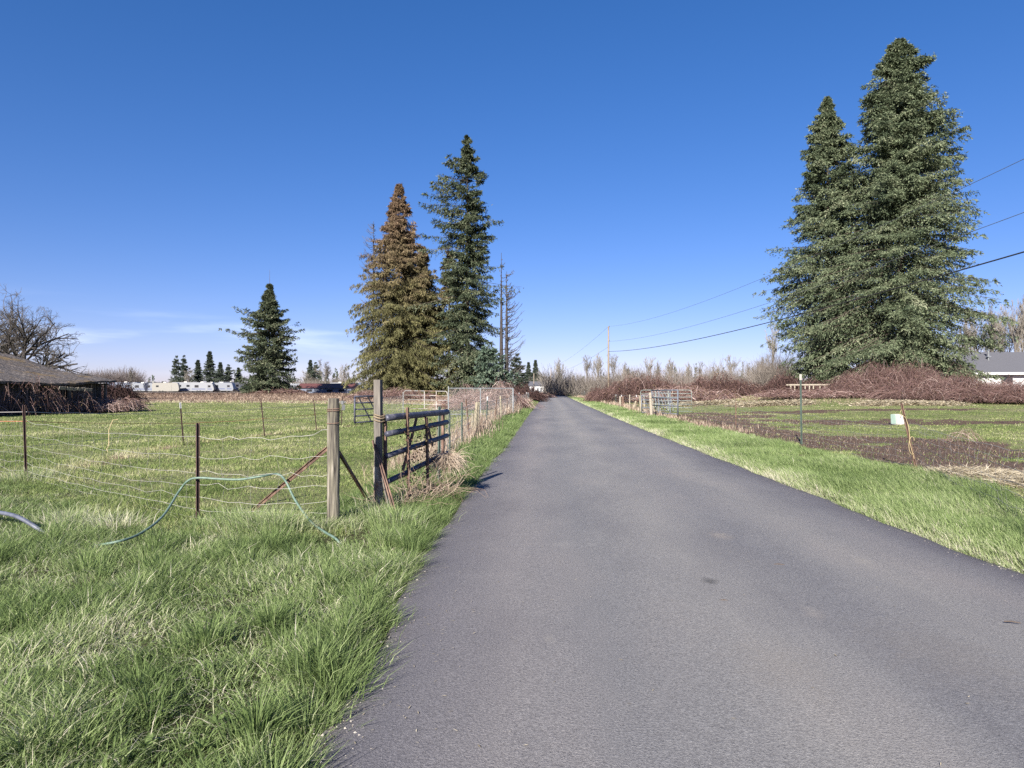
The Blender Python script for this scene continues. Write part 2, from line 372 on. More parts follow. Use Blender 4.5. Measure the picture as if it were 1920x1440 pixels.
def ground_mat():
    m, t, b, o = start('field_ground')
    p = pos(t, 'World')
    big, mid, fine = noise(t, p, .22, 4), noise(t, p, 1.4, 5, .65), noise(t, p, 14, 5, .7)
    grassc = ramp(t, fine, [(.25, (.06, .07, .03)), (.5, (.155, .18, .07)), (.75, (.26, .275, .13))])
    yel = ramp(t, fine, [(.25, (.14, .12, .07)), (.75, (.36, .32, .2))])
    mr = t.nodes.new('ShaderNodeMapRange'); mr.inputs[1].default_value = .46; mr.inputs[2].default_value = .66; t.links.new(nmath(t, 'ADD', nmath(t, 'MULTIPLY', big, .5), nmath(t, 'MULTIPLY', mid, .5)), mr.inputs[0])
    c_ = nmix(t, nmath(t, 'MULTIPLY', mr.outputs[0], .8), grassc, yel)
    dryc = ramp(t, fine, [(.25, (.13, .08, .06)), (.5, (.26, .18, .13)), (.75, (.4, .31, .22))])
    def mask(name, k=.75):
        q = nmath(t, 'ADD', attr(t, name), nmath(t, 'MULTIPLY', nmath(t, 'SUBTRACT', mid, .5), k * 2))
        r_ = t.nodes.new('ShaderNodeMapRange'); r_.inputs[1].default_value = .36; r_.inputs[2].default_value = .72; t.links.new(q, r_.inputs[0]); return r_.outputs[0]
    c_ = nmix(t, mask('dry'), c_, dryc)
    c_ = nmix(t, mask('verge', .2), c_, ramp(t, fine, [(.3, (.03, .026, .018)), (.7, (.10, .095, .05))]))
    mudc = ramp(t, fine, [(.25, (.042, .028, .022)), (.5, (.108, .074, .057)), (.75, (.22, .165, .13))])
    c_ = nmix(t, mask('mud'), c_, mudc)
    st = ramp(t, fine, [(.25, (.2, .165, .105)), (.75, (.46, .4, .28))])
    c_ = nmix(t, mask('straw', .35), c_, st)
    t.links.new(c_, b.inputs['Base Color']); b.inputs['Roughness'].default_value = .95; b.inputs['Specular IOR Level'].default_value = .1
    bn = t.nodes.new('ShaderNodeBump'); bn.inputs['Strength'].default_value = .9; bn.inputs['Distance'].default_value = .08
    t.links.new(nmath(t, 'ADD', fine, mid), bn.inputs['Height']); t.links.new(bn.outputs[0], b.inputs['Normal'])
    return m
go = kind(g.build('ground', ground_mat(), smooth=True), 'structure')
for nm_, fn in (('mud', mud), ('straw', strawm), ('dry', dry), ('verge', verge)):
    a_ = go.data.attributes.new(nm_, 'FLOAT', 'POINT'); a_.data.foreach_set('value', fn(XX, YY).astype(np.float32).reshape(-1))

# the road: a slightly crowned strip of old asphalt with a ragged edge
ry_ = np.array(axis(-14, 30, .12, 1.02, 290)); us = np.array([0, .012, .03, .08, .2, .35, .5, .65, .8, .92, .97, .988, 1])
l_ = xl(ry_) + .15 * (fbm(ry_ * 1.5, ry_ * 0, 5, 5) - .5) * 2 * (1 - sm(ry_, 60, 90)); r_ = xr(ry_) + .07 * (fbm(ry_ * 1.3, ry_ * 0, 8, 4) - .5) * 2
RX = l_[:, None] + (r_ - l_)[:, None] * us; RZ = .015 + .05 * (1 - (2 * us - 1) ** 2) * np.ones_like(RX); RZ[:, 0] = RZ[:, -1] = -.06
g = Geo(); n0, n1 = RX.shape; i = np.arange(n0 * n1).reshape(n0, n1)
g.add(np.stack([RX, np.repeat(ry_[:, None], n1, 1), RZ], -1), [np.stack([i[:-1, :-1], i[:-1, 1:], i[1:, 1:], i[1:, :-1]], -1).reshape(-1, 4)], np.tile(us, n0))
def road_mat():
    m, t, b, o = start('old_asphalt')
    p = pos(t, 'World'); u = attr(t, 'tint')
    fine, grit = noise(t, p, 75, 3, .7), noise(t, p, 190, 2, .6)
    big = noise(t, pos(t, 'World', (1, .35, 1)), .7, 5, .6)
    base = ramp(t, nmath(t, 'ADD', nmath(t, 'MULTIPLY', fine, .6), nmath(t, 'MULTIPLY', grit, .4)), [(.30, (.075, .073, .076)), (.48, (.172, .168, .170)), (.60, (.235, .23, .23)), (.74, (.42, .405, .39))])
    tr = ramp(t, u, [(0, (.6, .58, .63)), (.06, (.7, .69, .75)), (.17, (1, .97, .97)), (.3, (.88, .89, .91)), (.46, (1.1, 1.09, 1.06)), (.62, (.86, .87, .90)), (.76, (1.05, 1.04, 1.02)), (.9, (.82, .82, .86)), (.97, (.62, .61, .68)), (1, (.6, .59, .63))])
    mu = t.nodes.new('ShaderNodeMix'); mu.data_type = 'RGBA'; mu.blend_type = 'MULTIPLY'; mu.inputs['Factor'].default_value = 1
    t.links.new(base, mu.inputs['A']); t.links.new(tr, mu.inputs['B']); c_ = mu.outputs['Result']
    mu2 = t.nodes.new('ShaderNodeMix'); mu2.data_type = 'RGBA'; mu2.blend_type = 'MULTIPLY'; mu2.inputs['Factor'].default_value = 1
    t.links.new(c_, mu2.inputs['A']); t.links.new(ramp(t, big, [(.3, (.8, .8, .83)), (.5, (1, 1, 1)), (.72, (1.18, 1.14, 1.1))]), mu2.inputs['B']); c_ = mu2.outputs['Result']
    def spot(px, py, r, colr, amt, sy=1.6):
        q = G(px, py); vm = t.nodes.new('ShaderNodeVectorMath'); vm.operation = 'SUBTRACT'; t.links.new(p, vm.inputs[0]); vm.inputs[1].default_value = (q[0], q[1], 0)
        v2 = t.nodes.new('ShaderNodeVectorMath'); v2.operation = 'MULTIPLY'; t.links.new(vm.outputs[0], v2.inputs[0]); v2.inputs[1].default_value = (1 / r, 1 / (r * sy), 0)
        ln = t.nodes.new('ShaderNodeVectorMath'); ln.operation = 'LENGTH'; t.links.new(v2.outputs[0], ln.inputs[0])
        d = nmath(t, 'ADD', ln.outputs['Value'], nmath(t, 'MULTIPLY', nmath(t, 'SUBTRACT', noise(t, p, 9, 4, .7), .5), 2.2))
        mr = t.nodes.new('ShaderNodeMapRange'); mr.inputs[1].default_value = 1.1; mr.inputs[2].default_value = .3; mr.inputs[4].default_value = amt; t.links.new(d, mr.inputs[0])
        return nmix(t, mr.outputs[0], c_, colr)
    for a in ((1352, 1015, .13, (.27, .235, .2), .35), (1056, 1032, .11, (.25, .24, .23), .3), (1110, 1032, .07, (.25, .24, .23), .25), (1330, 1105, .07, (.04, .04, .04), .6), (1617, 1062, .1, (.26, .24, .21), .25), (1525, 1167, .08, (.3, .27, .24), .3), (1030, 1213, .05, (.3, .28, .25), .25), (1470, 1270, .3, (.2, .18, .16), .25), (1750, 1240, .4, (.19, .17, .15), .25)):
        c_ = spot(*a)
    t.links.new(c_, b.inputs['Base Color']); b.inputs['Roughness'].default_value = .85; b.inputs['Specular IOR Level'].default_value = .3
    bn = t.nodes.new('ShaderNodeBump'); bn.inputs['Strength'].default_value = .8; bn.inputs['Distance'].default_value = .008
    t.links.new(nmath(t, 'ADD', fine, grit), bn.inputs['Height']); t.links.new(bn.outputs[0], b.inputs['Normal'])
    return m
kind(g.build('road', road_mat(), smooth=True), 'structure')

# ------------------------------------------------------------------ grass
def blades(g, x, y, h, wd, lean, ldir, tint, zoff=0.0):
    n = len(x); z = terrain(x, y) + zoff - .01
    lx, ly = np.cos(ldir) * lean * h, np.sin(ldir) * lean * h
    up = h * np.sqrt(np.maximum(.05, 1 - .55 * lean ** 2))
    a = rng.uniform(0, math.pi, n); wx, wy = np.cos(a) * wd * .5, np.sin(a) * wd * .5
    o = np.zeros(n)
    B = np.stack([x, y, z], -1); W = np.stack([wx, wy, o], -1)
    mid = B + np.stack([lx * .35, ly * .35, up * .62], -1); tip = B + np.stack([lx, ly, up], -1)
    V = np.stack([B - W, B + W, mid - W * .8, mid + W * .8, tip], 1)
    i = np.arange(n)[:, None] * 5
    g.add(V, [i + np.array([[0, 1, 3, 2]]), i + np.array([[2, 3, 4]])], np.repeat(np.clip(tint, 0, 1), 5))
def wedge(n, y0, y1, p=1.0):
    # more blades near, fewer far
    u = rng.random(n)
    if p == 1: y = y0 * (y1 / y0) ** u
    else: y = (y0 ** (1 - p) + u * (y1 ** (1 - p) - y0 ** (1 - p))) ** (1 / (1 - p))
    return y
# left verge: long matted grass between the fence and the road
def verge_tint(x, y, n):
    return .42 + .5 * (fbm(x * .7, y * .7, 31) - .5) + .5 * (fbm(x * 2.6, y * 2.6, 35) - .5) + rng.normal(0, .2, n) + .5 * (rng.random(n) < .035)
g = Geo()
n = 430000
y = wedge(n, 1.7, 13, 1.0); x = rng.uniform(-9.5, -.9, n)
k = (x < xl(y) + .02) & (x > -1.05 * y - 1.5) & (y < fence_y(x) + .35 + .5 * (fbm(x * 2, y * 2, 2) - .5)); x, y = x[k], y[k]; n = len(x)
flow = 2 * math.pi * 1.9 * fbm(x * 1.0, y * 1.0, 12, 3) + rng.normal(0, 1.5, n)
ht = (.025 + .05 * (1 - sm(fence_y(x) - y, .5, 2.2)) + .24 * fbm(x * 1.3, y * 1.3, 14) ** 2.2 + .22 * fbm(x * 4.5, y * 4.5, 15) ** 3) * (.25 + .75 * sm(fence_y(x) - y, .2, 1.9)) * rng.uniform(.5, 1.25, n)
edge = np.exp(-((xl(y) - x) / .22) ** 2); ht *= 1 + .25 * edge
flow = np.where(rng.random(n) < edge * .8, rng.normal(-.1, .7, n), flow)
blades(g, x, y, ht, np.where(rng.random(n) < .25, rng.uniform(.006, .0105, n), rng.uniform(.003, .006, n)), rng.uniform(.35, 1.2, n), flow, verge_tint(x, y, n) + .2 * edge * rng.random(n))
# strip of verge further up beside the left fence
n = 150000
y = wedge(n, 7.8, 110, 1.35); x = xl(y) - rng.uniform(-.03, 1.5, n) ** 1.0
hh = (.08 + .16 * fbm(x * 1.3, y * .8, 16)) * rng.uniform(.5, 1.3, n)
k = (x > -2.95) | (y > 14); x, y, hh = x[k], y[k], hh[k]; n = len(x)
blades(g, x, y, hh, np.maximum(rng.uniform(.004, .008, n), .0007 * y), rng.uniform(.3, 1.1, n), rng.uniform(0, 6.28, n), .40 + .35 * (fbm(x, y, 36) - .5) + rng.normal(0, .15, n))
# dry tufts at the foot of the posts
def tuft(g, cx, cy_, r, n, h, t0, spread=1.0):
    a = rng.uniform(0, 6.283, n); q = np.abs(rng.normal(0, r, n)); x = cx + np.cos(a) * q; y = cy_ + np.sin(a) * q
    blades(g, x, y, h * rng.uniform(.5, 1.2, n), rng.uniform(.004, .007, n), np.clip(rng.uniform(.2, 1.1, n) * spread, 0, 1.2), a + rng.normal(0, .5, n), t0 + rng.normal(0, .16, n))
q = np.random.default_rng(44)
for k_ in range(70):            # taller clumps along the edge of the asphalt, bending over it
    y0 = 2.4 * (24 / 2.4) ** q.random(); x0 = xl(y0) - abs(q.normal(.06, .1)); tuft(g, x0, y0, q.uniform(.05, .11), int(q.uniform(160, 380)), q.uniform(.16, .27), q.uniform(.28, .55))
for k_ in range(60):            # clumps of coarser, darker grass in the verge
    y0 = q.uniform(2.4, 7.2); x0 = xl(y0) - q.uniform(.3, 6); tuft(g, x0, y0, q.uniform(.06, .14), int(q.uniform(160, 420)), q.uniform(.13, .24), q.uniform(.22, .6))
for px, py, r, n_, h_, t0 in ((375, 1000, .14, 420, .15, .6), (480, 1004, .22, 1100, .27, .66), (520, 1012, .2, 900, .3, .66), (430, 990, .18, 500, .2, .6), (610, 1005, .16, 500, .18, .74), (645, 1000, .14, 300, .16, .74), (700, 985, .2, 500, .2, .7), (745, 1000, .2, 900, .3, .62), (720, 965, .2, 600, .28, .76), (215, 1000, .2, 500, .22, .85), (50, 905, .3, 700, .22, .72), (120, 990, .3, 500, .2, .8), (665, 990, .2, 400, .16, .7)):
    q = G(px, py); tuft(g, q[0], q[1], r, n_, h_, t0)
n = 16000
y = wedge(n, 2.0, 11, 1.0); x = xl(y) - .05 - rng.random(n) * 7; k = (y < fence_y(x)) & (fbm(x * 1.6, y * 1.6, 88) > .46); x, y = x[k], y[k]; n = len(x)
blades(g, x, y, rng.uniform(.05, .2, n), rng.uniform(.003, .006, n), np.full(n, 1.28), rng.uniform(0, 6.283, n), rng.uniform(.8, 1, n), rng.uniform(.0, .05, n))
kind(g.build('verge_grass', MT['grass']), 'stuff')
g = Geo(); q = np.random.default_rng(46)
for k_ in range(110):           # rosettes of broad-leaved weeds
    y0 = 2.5 * (11 / 2.5) ** q.random(); sd2 = q.random() < .75; x0 = xl(y0) - abs(q.normal(0, .5)) - .05 if sd2 else xr(y0) + q.uniform(.1, 2)
    m_ = int(q.uniform(6, 12)); a = q.uniform(0, 6.283, m_); d = nrm(np.stack([np.cos(a), np.sin(a), q.uniform(.15, .9, m_)], -1)); c0 = np.array([x0, y0, tz(x0, y0) + .03])
    g.kites(np.tile(c0, (m_, 1)), d, nrm(np.cross(d, np.tile([0, 0, 1.], (m_, 1)) + q.normal(0, .3, (m_, 3)))), q.uniform(.03, .07, m_), q.uniform(.012, .026, m_), q.uniform(.15, .6, m_))
kind(g.build('broadleaf_weeds', MT['grass']), 'stuff')
# right verge
g = Geo(); n = 260000
y = wedge(n, 4.2, 120, 1.3)
vw = np.interp(y, [4, 9, 13, 20, 30, 45, 120], [3.4, 2.9, 2.7, 2.6, 2.5, 2.3, 2.2])
q = rng.random(n); x = xr(y) - .03 + q * vw
k = (mud(x, y) < .65) & (strawm(x, y) < .6); x, y = x[k], y[k]; n = len(x)
hh = (.07 + .17 * fbm(x * 1.2, y * 1.2, 18)) * rng.uniform(.5, 1.25, n)
blades(g, x, y, hh, np.maximum(rng.uniform(.004, .008, n), .0007 * y), rng.uniform(.3, 1.1, n), 5 * fbm(x * .6, y * .6, 19) + rng.normal(0, .9, n), .52 + .4 * (fbm(x * .8, y * .8, 37) - .5) + .25 * np.exp(-((x - xr(y)) / .3) ** 2) + rng.normal(0, .15, n))
kind(g.build('verge_grass', MT['grass']), 'stuff')
# short grazed pasture, left
def field(g, n, y0, y1, p, xlo, xhi, h0, dens, seed, tb):
    y = wedge(n, y0, y1, p); x = rng.uniform(0, 1, n); lo, hi = xlo(y), xhi(y); x = lo + (hi - lo) * x
    k = dens(x, y) > rng.random(n); x, y = x[k], y[k]; n = len(x)
    hh = (h0 * (.4 + 1.1 * fbm(x * 1.1, y * 1.1, seed))) * rng.uniform(.4, 1.3, n)
    d = dry(x, y)
    blades(g, x, y, hh * (1 + 1.6 * d), np.maximum(rng.uniform(.004, .009, n), .0008 * y), rng.uniform(.3, 1.2, n), rng.uniform(0, 6.283, n), tb + .9 * (fbm(x * .4, y * .4, seed + 1, 4) - .5) + .6 * (fbm(x * 2.2, y * 2.2, seed + 2) - .5) + rng.normal(0, .17, n) + .45 * d)
g = Geo()
field(g, 400000, 7.0, 78, 1.15, lambda y: -1.02 * y - 2, lambda y: xl(y) - .9, .075, lambda x, y: (y > fence_y(x) - .9) * (.25 + .75 * sm(fbm(x * .9, y * .9, 41, 4), .36, .56)), 43, .46)
kind(g.build('pasture_grass', MT['pasture']), 'stuff')
g = Geo()
field(g, 260000, 7.0, 75, 1.1, lambda y: xr(y) + 2.3, lambda y: .86 * y + 4, .065, lambda x, y: np.clip(1 - .95 * mud(x, y) - strawm(x, y), .10, 1) * (.2 + .8 * sm(fbm(x * .8, y * .8, 51, 4), .36, .56)), 53, .42)
kind(g.build('paddock_grass', MT['pasture']), 'stuff')
# loose straw
g = Geo(); n = 60000
j = rng.integers(0, len(STRAWP), n); SP = np.array(STRAWP)[j]
x = SP[:, 0] + rng.normal(0, .5, n) * SP[:, 2]; y = SP[:, 1] + rng.normal(0, .5, n) * SP[:, 3]
k = (strawm(x, y) > .25) | (rng.random(n) < .05); x, y = x[k], y[k]; n = len(x)
a = rng.uniform(0, 6.28, n); dd = nrm(np.stack([np.cos(a), np.sin(a), rng.normal(0, .18, n)], -1)); ww = nrm(np.cross(dd, np.stack([rng.normal(0, .6, n), rng.normal(0, .6, n), np.ones(n)], -1)))
g.kites(np.stack([x, y, terrain(x, y) + .02 + rng.random(n) * strawm(x, y) * np.where(y > 40, .28, .05)], -1), dd, ww, rng.uniform(.12, .35, n), np.maximum(.006, .0009 * y), rng.random(n))
kind(g.build('loose_straw', MT['straw']), 'stuff')
# dry weeds: along the left road fence, on the mud, and the weedy band across the field
g = Geo(); n = 11000
y = wedge(n, 12.0, 150, 1.05); x = xl(y) - 1.25 + rng.normal(0, .32, n) - .1
k = fbm(x * .5, y * .25, 61) > .36; x, y = x[k], y[k]; n = len(x)
blades(g, x, y, rng.uniform(.25, .95, n) * (.5 + .6 * fbm(x * .3, y * .2, 62)) * (.55 + .45 * sm(y, 14, 30)), np.maximum(.004, .00065 * y), rng.uniform(.05, .6, n), rng.uniform(0, 6.28, n), rng.beta(2, 1.6, n))
n = 9000
y = wedge(n, 12, 46, 1.1); x = rng.uniform(6.3, 13, n); k = mud(x, y) > .4; x, y = x[k], y[k]; n = len(x)
blades(g, x, y, rng.uniform(.03, .13, n), np.maximum(.004, .0006 * y), rng.uniform(.6, 1.3, n), rng.uniform(0, 6.28, n), rng.beta(1.3, 3.2, n))
n = 4200
y = wedge(n, 24, 150, 1.0); x = xr(y) + 2.7 + rng.normal(0, .5, n); k = fbm(x * .4, y * .2, 64) > .4; x, y = x[k], y[k]; n = len(x)
blades(g, x, y, rng.uniform(.1, .5, n) * (.5 + .5 * sm(y, 30, 50)), np.maximum(.004, .00065 * y), rng.uniform(.05, .7, n), rng.uniform(0, 6.28, n), rng.beta(2, 1.7, n))
n = 60000
y = rng.uniform(70, 150, n) ; x = rng.uniform(-1.05, -.06, n) * y
k = fbm(x * .12, y * .12, 66) > .3; x, y = x[k], y[k]; n = len(x)
blades(g, x, y, rng.uniform(.12, .5, n) * (.3 + 1.2 * fbm(x * .25, y * .1, 67)), .0007 * y, rng.uniform(.5, 1.25, n), rng.uniform(0, 6.28, n), np.clip(rng.beta(1.5, 2.2, n) + .3 * (fbm(x * .12, y * .05, 71) - .5) - .25 * sm(y, 95, 130), 0, 1))
n = 26000
y = rng.uniform(52, 130, n); x = xr(y) + 3 + rng.random(n) * (.62 * y); k = fbm(x * .15, y * .15, 68) > .4; x, y = x[k], y[k]; n = len(x)
blades(g, x, y, rng.uniform(.06, .3, n), .0007 * y, rng.uniform(.5, 1.25, n), rng.uniform(0, 6.28, n), rng.beta(1.5, 2.2, n))
kind(g.build('dry_weeds', MT['weed']), 'stuff')
# crumbs of stone and soil along the broken road edges
g = Geo(); n = 2600
y = wedge(n, 2.6, 40, 1.3); sd2 = rng.random(n) < .5; off = np.abs(rng.normal(0, .12, n)) - .05
x = np.where(sd2, xl(y) + off, xr(y) - off); sz = rng.uniform(.003, .008, n) * rng.uniform(.6, 1.5, n)
oc = np.array([[1, 0, 0], [-1, 0, 0], [0, 1, 0], [0, -1, 0], [0, 0, .8], [0, 0, -.8]], float); of = np.array([[0, 2, 4], [2, 1, 4], [1, 3, 4], [3, 0, 4]])
V = np.stack([x, y, np.full(n, .022)], -1)[:, None] + (oc[None] * rng.uniform(.6, 1.3, (n, 6, 1))) * sz[:, None, None]
g.add(V, [(np.arange(n)[:, None, None] * 6 + of[None]).reshape(-1, 3)], np.repeat(rng.random(n), 6))
kind(g.build('edge_gravel', leafy('edge_crumbs', [(0, (.06, .05, .045)), (.5, (.17, .155, .145)), (1, (.4, .37, .33))], 0)), 'stuff')
# bits of straw and leaf litter lying on the asphalt
g = Geo(); n = 420
y = wedge(n, 2.7, 30, 1.4); e = np.abs(rng.normal(0, .35, n)); e = np.where(rng.random(n) < .28, rng.uniform(0, 5, n), e); x = xl(y) + .02 + e
k = x < xr(y) - .05; x, y = x[k], y[k]; n = len(x)
a = rng.uniform(0, 6.28, n); dd = np.stack([np.cos(a), np.sin(a), rng.uniform(-.02, .12, n)], -1); ww = np.stack([-np.sin(a), np.cos(a), 0 * a], -1)
uu = (x - xl(y)) / (xr(y) - xl(y))
g.kites(np.stack([x, y, .022 + .05 * (1 - (2 * uu - 1) ** 2)], -1), dd, ww, rng.uniform(.008, .04, n), rng.uniform(.003, .008, n), rng.beta(1.6, 1.6, n))
kind(g.build('leaf_litter', MT['straw']), 'stuff')

# ------------------------------------------------------------------ plants: generators
def conifer(seed, h, r, nb=220, t0=.03, S=12, M=5, spray=(.42, .13), e_low=-.12, e_top=.55, droop=.35, tip=.22, prof=lambda t: (1 - t) ** .8, lv=(.55, 1.12), hang=.3, bl=.3, down=.0, tpow=1.0, jit=.38, lump=.5, miss=None, wood=.013, dead_top=0.0, hole=.42, hf=1.0, whorl=1.3, thin=0.0):
    q = np.random.default_rng(seed)
    t = t0 + (1 - dead_top - t0) * ((np.arange(nb) + q.random(nb)) / nb) ** tpow
    nw = max(8, int(h / whorl)); t = t0 + np.maximum(t - t0, 0) if not whorl else np.clip((np.round(t * nw) + q.normal(0, .3, nb)) / nw, t0 * .8, 1 - dead_top)
    az = np.arange(nb) * 2.39996 + q.normal(0, .35, nb)
    L = r * prof(t) * q.uniform(*lv, nb) * (1 + lump * (vnoise(np.cos(az) * 1.6 + 9, t * 16 * hf + np.sin(az) * 1.6, seed) - .5) * 2) * (.8 + .4 * vnoise(np.cos(az) * .9 + 3, t * 5.5 * hf + np.sin(az) * .9 + 11, seed + 5)) + .006 * h * .3
    if miss is not None: L = L * miss(t, az, q)
    e = e_low + (e_top - e_low) * t + q.normal(0, .09, nb)
    org = np.stack([0 * t, 0 * t, h * t], -1)
    hd = np.stack([np.cos(az), np.sin(az), 0 * az], -1); sd_ = np.stack([-np.sin(az), np.cos(az), 0 * az], -1); Z = np.array([0, 0, 1.])
    def P(s): return org[:, None] + hd[:, None] * (s * L[:, None])[..., None] + Z * (L[:, None] * (e[:, None] * s - droop * s ** 2 + tip * s ** 3))[..., None]
    wd = Geo()
    zz = np.linspace(0, 1, 12); wob = np.cumsum(q.normal(0, .004 * h, (12, 2)), 0) * 0
    wd.tube(np.stack([wob[:, 0], wob[:, 1], zz * h], -1), np.maximum(h * wood * (1 - zz) ** .9, .02), 8, .5)
    s5 = np.broadcast_to(np.linspace(0, .95, 5), (nb, 5))
    wd.tubes(P(s5), (np.maximum(L[:, None] * .006, .010)) * np.linspace(1, .25, 5), 3, .4)
    fo = Geo()
    s = np.clip(np.linspace(.1, 1, S)[None] + q.normal(0, .03, (nb, S)), .05, 1.03)
    p = P(s); fw = nrm(hd[:, None] + Z * (e[:, None] - 2 * droop * s + 3 * tip * s ** 2)[..., None])
    bt = np.clip(.5 + q.normal(0, .13, nb), 0, 1)
    for sg in (-1, 1, 0):
        d = nrm(fw * .6 + sd_[:, None] * sg * .85 + Z * -hang + q.normal(0, .22, p.shape))
        ln = (bl * L[:, None] * (1.1 - s) * (1 if sg else .5) + .012 * h * np.minimum(1, L / (.08 * h) + .15)[:, None]) * q.uniform(.5, 1.15, s.shape)
        m = np.linspace(.12, 1, M)[None, None] + q.normal(0, .06, (*s.shape, M))
        Q = p[:, :, None] + d[:, :, None] * (ln[..., None] * m)[..., None] - Z * (.22 * ln[..., None] * m ** 2)[..., None]
        dd = nrm(d[:, :, None] * (1 - down) + Z * -down + q.normal(0, jit, Q.shape)).reshape(-1, 3); Q = Q.reshape(-1, 3)
        w_ = nrm(np.cross(dd, q.normal(0, 1, dd.shape) + Z * .9))
        hx = vnoise(Q[:, 0] * .62 * hf + Q[:, 1] * .23, Q[:, 2] * .75 * hf, seed) * .6 + vnoise(Q[:, 1] * .62 * hf - Q[:, 0] * .2, Q[:, 2] * .9 * hf + 7, seed + 1) * .6 + q.normal(0, .06, len(Q))
        kp = hx > hole + thin * sm(Q[:, 2] / h, .45, .95); tb_ = np.broadcast_to(bt[:, None, None], (nb, S, M)).reshape(-1)[kp]; Q, dd, w_ = Q[kp], dd[kp], w_[kp]
        nq = len(Q); tt = np.clip(tb_ + q.normal(0, .18, nq), 0, 1)
        fo.kites(Q, dd, w_, spray[0] * q.uniform(.6, 1.3, nq), spray[1] * q.uniform(.6, 1.3, nq), tt)
    return wd, fo
def grow(q, st, d, ln, rad, N, wob, up, endr=.35):
    B = len(st); pts = [st]; d = d.copy(); step = (ln / (N - 1))[:, None]
    for _ in range(N - 1):
        d = nrm(d + q.normal(0, wob, (B, 3)) + np.array([0, 0, up])); pts.append(pts[-1] + d * step)
    return np.stack(pts, 1), rad[:, None] * np.linspace(1, endr, N)[None]
def kids(q, pts, rad, k, s0, s1, a0, a1, lr, ln, rr=.6):
    B, N, _ = pts.shape; ii = np.repeat(np.arange(B), k); s = q.uniform(s0, s1, B * k) * (N - 1) * .999
    j = s.astype(int); f = (s - j)[:, None]; p = pts[ii, j] * (1 - f) + pts[ii, j + 1] * f; d = nrm(pts[ii, j + 1] - pts[ii, j])
    pr = nrm(np.cross(d, q.normal(0, 1, d.shape))); a = q.uniform(a0, a1, B * k)[:, None]
    return p, np.cos(a) * d + np.sin(a) * pr, ln[ii] * q.uniform(lr[0], lr[1], B * k) * (1.15 - .5 * s / (N - 1)), rad[ii, j] * rr
def bare(seed, h, trunk=.3, ang=(.3, .7), n=(9, 5, 5, 3), up=(.12, .1, .06), wob=.12, ratio=((.5, .8), (.45, .7), (.35, .6), (.4, .7)), r0=None, lean=0, s0=.35, rmin=.0011):
    q = np.random.default_rng(seed); g = Geo(); r0 = r0 or h * .016
    pt, rd = grow(q, np.zeros((1, 3)), np.array([[lean, 0, 1.]]), np.array([h * (trunk + .4)]), np.array([r0]), 8, wob * .4, .2, .3)
    ln = np.array([h * .62]); g.tubes(pt, rd, 7, .35)
    br = Geo()
    for lev, k in enumerate(n):
        st, d, l2, r2 = kids(q, pt, rd, k, s0 if lev == 0 else .2, 1, ang[0], ang[1], ratio[lev], ln)
        r2 = np.maximum(r2, h * rmin)
        pt, rd = grow(q, st, d, l2, r2, 5, wob, up[min(lev, len(up) - 1)]); ln = l2
        br.tubes(pt, rd, 4 if lev == 0 else 3, np.clip(.35 + .12 * lev + q.normal(0, .12, len(pt)), 0, 1))
    return g, br
def plant_tree(name, label, cat, loc, gw, gf, mw, mf, group=None, rz=0, fname='crown'):
    t = thing(name, label, cat, (0, 0, 0), group)
    gw.build('trunk', mw, t, smooth=True); gf.build(fname, mf, t)
    t.location = loc; t.rotation_euler = (0, 0, rz); return t
def bramble(seed, rx, ry, h, nc, nl, r=.012, leaf=.09, tb=.5, flat_=.0, arch=1.0):
    q = np.random.default_rng(seed); g = Geo(); lf = Geo()
    a = q.uniform(0, 6.283, nc); u = np.sqrt(q.random(nc)) * .95; cx, cy_ = np.cos(a) * u * rx, np.sin(a) * u * ry
    def Hh(x, y): return h * np.sqrt(np.clip(1 - (x / rx) ** 2 - (y / ry) ** 2, .0, 1)) * (.12 + 1.75 * fbm(x * .75 + 20, y * .75 + 20, seed) ** 1.2)
    b = q.uniform(0, 6.283, nc); out = q.uniform(.5, 1.9, nc) * arch
    st = np.linspace(0, 1, 6)[None]
    hx, hy = np.cos(b), np.sin(b); x = cx[:, None] + hx[:, None] * out[:, None] * (st - .3) * 1.3; y = cy_[:, None] + hy[:, None] * out[:, None] * (st - .3) * 1.3
    top = (Hh(cx, cy_) * q.uniform(.35, 1.1, nc) * np.where(q.random(nc) < .07, 1.35, 1.0))[:, None] + .15
    z = top * np.clip(1 - (1.7 * (st - .45)) ** 2, 0, None) + q.normal(0, .03, (nc, 6))
    P = np.stack([x, y, z], -1)
    g.tubes(P, r * np.linspace(1.1, .5, 6)[None] * q.uniform(.6, 1.3, (nc, 1)), 3, np.clip(tb + q.normal(0, .2, nc), 0, 1))
    j = q.integers(0, nc, nl); k = q.integers(1, 6, nl)
    Q = P[j, k] + q.normal(0, .08, (nl, 3)); d = nrm(q.normal(0, 1, (nl, 3)) + np.array([0, 0, -.3])); w_ = nrm(np.cross(d, q.normal(0, 1, (nl, 3))))
    lf.kites(Q, d, w_, leaf * q.uniform(.6, 1.4, nl), leaf * .7 * q.uniform(.6, 1.3, nl), np.clip(tb + q.normal(0, .2, nl), 0, 1))
    return g, lf
def thicket(name, label, loc, seed, rx, ry, h, nc, nl, mc='cane', ml='deadleaf', group=None, rz=0, cat='bramble', **kw):
    g, lf = bramble(seed, rx, ry, h, nc, nl, **kw)
    t = thing(name, label, cat, (0, 0, 0), group); g.build('canes', MT[mc], t); lf.build('leaves', MT[ml], t)
    t.location = loc; t.rotation_euler = (0, 0, rz); return t

# ------------------------------------------------------------------ the large trees
def hgt(px, py, Y): return D(px, py, Y)[2] - GT(px, Y)[2]
def pf(*a):
    t_, v_ = np.array(a[0::2]), np.array(a[1::2]); return lambda t: np.interp(t, t_, v_)
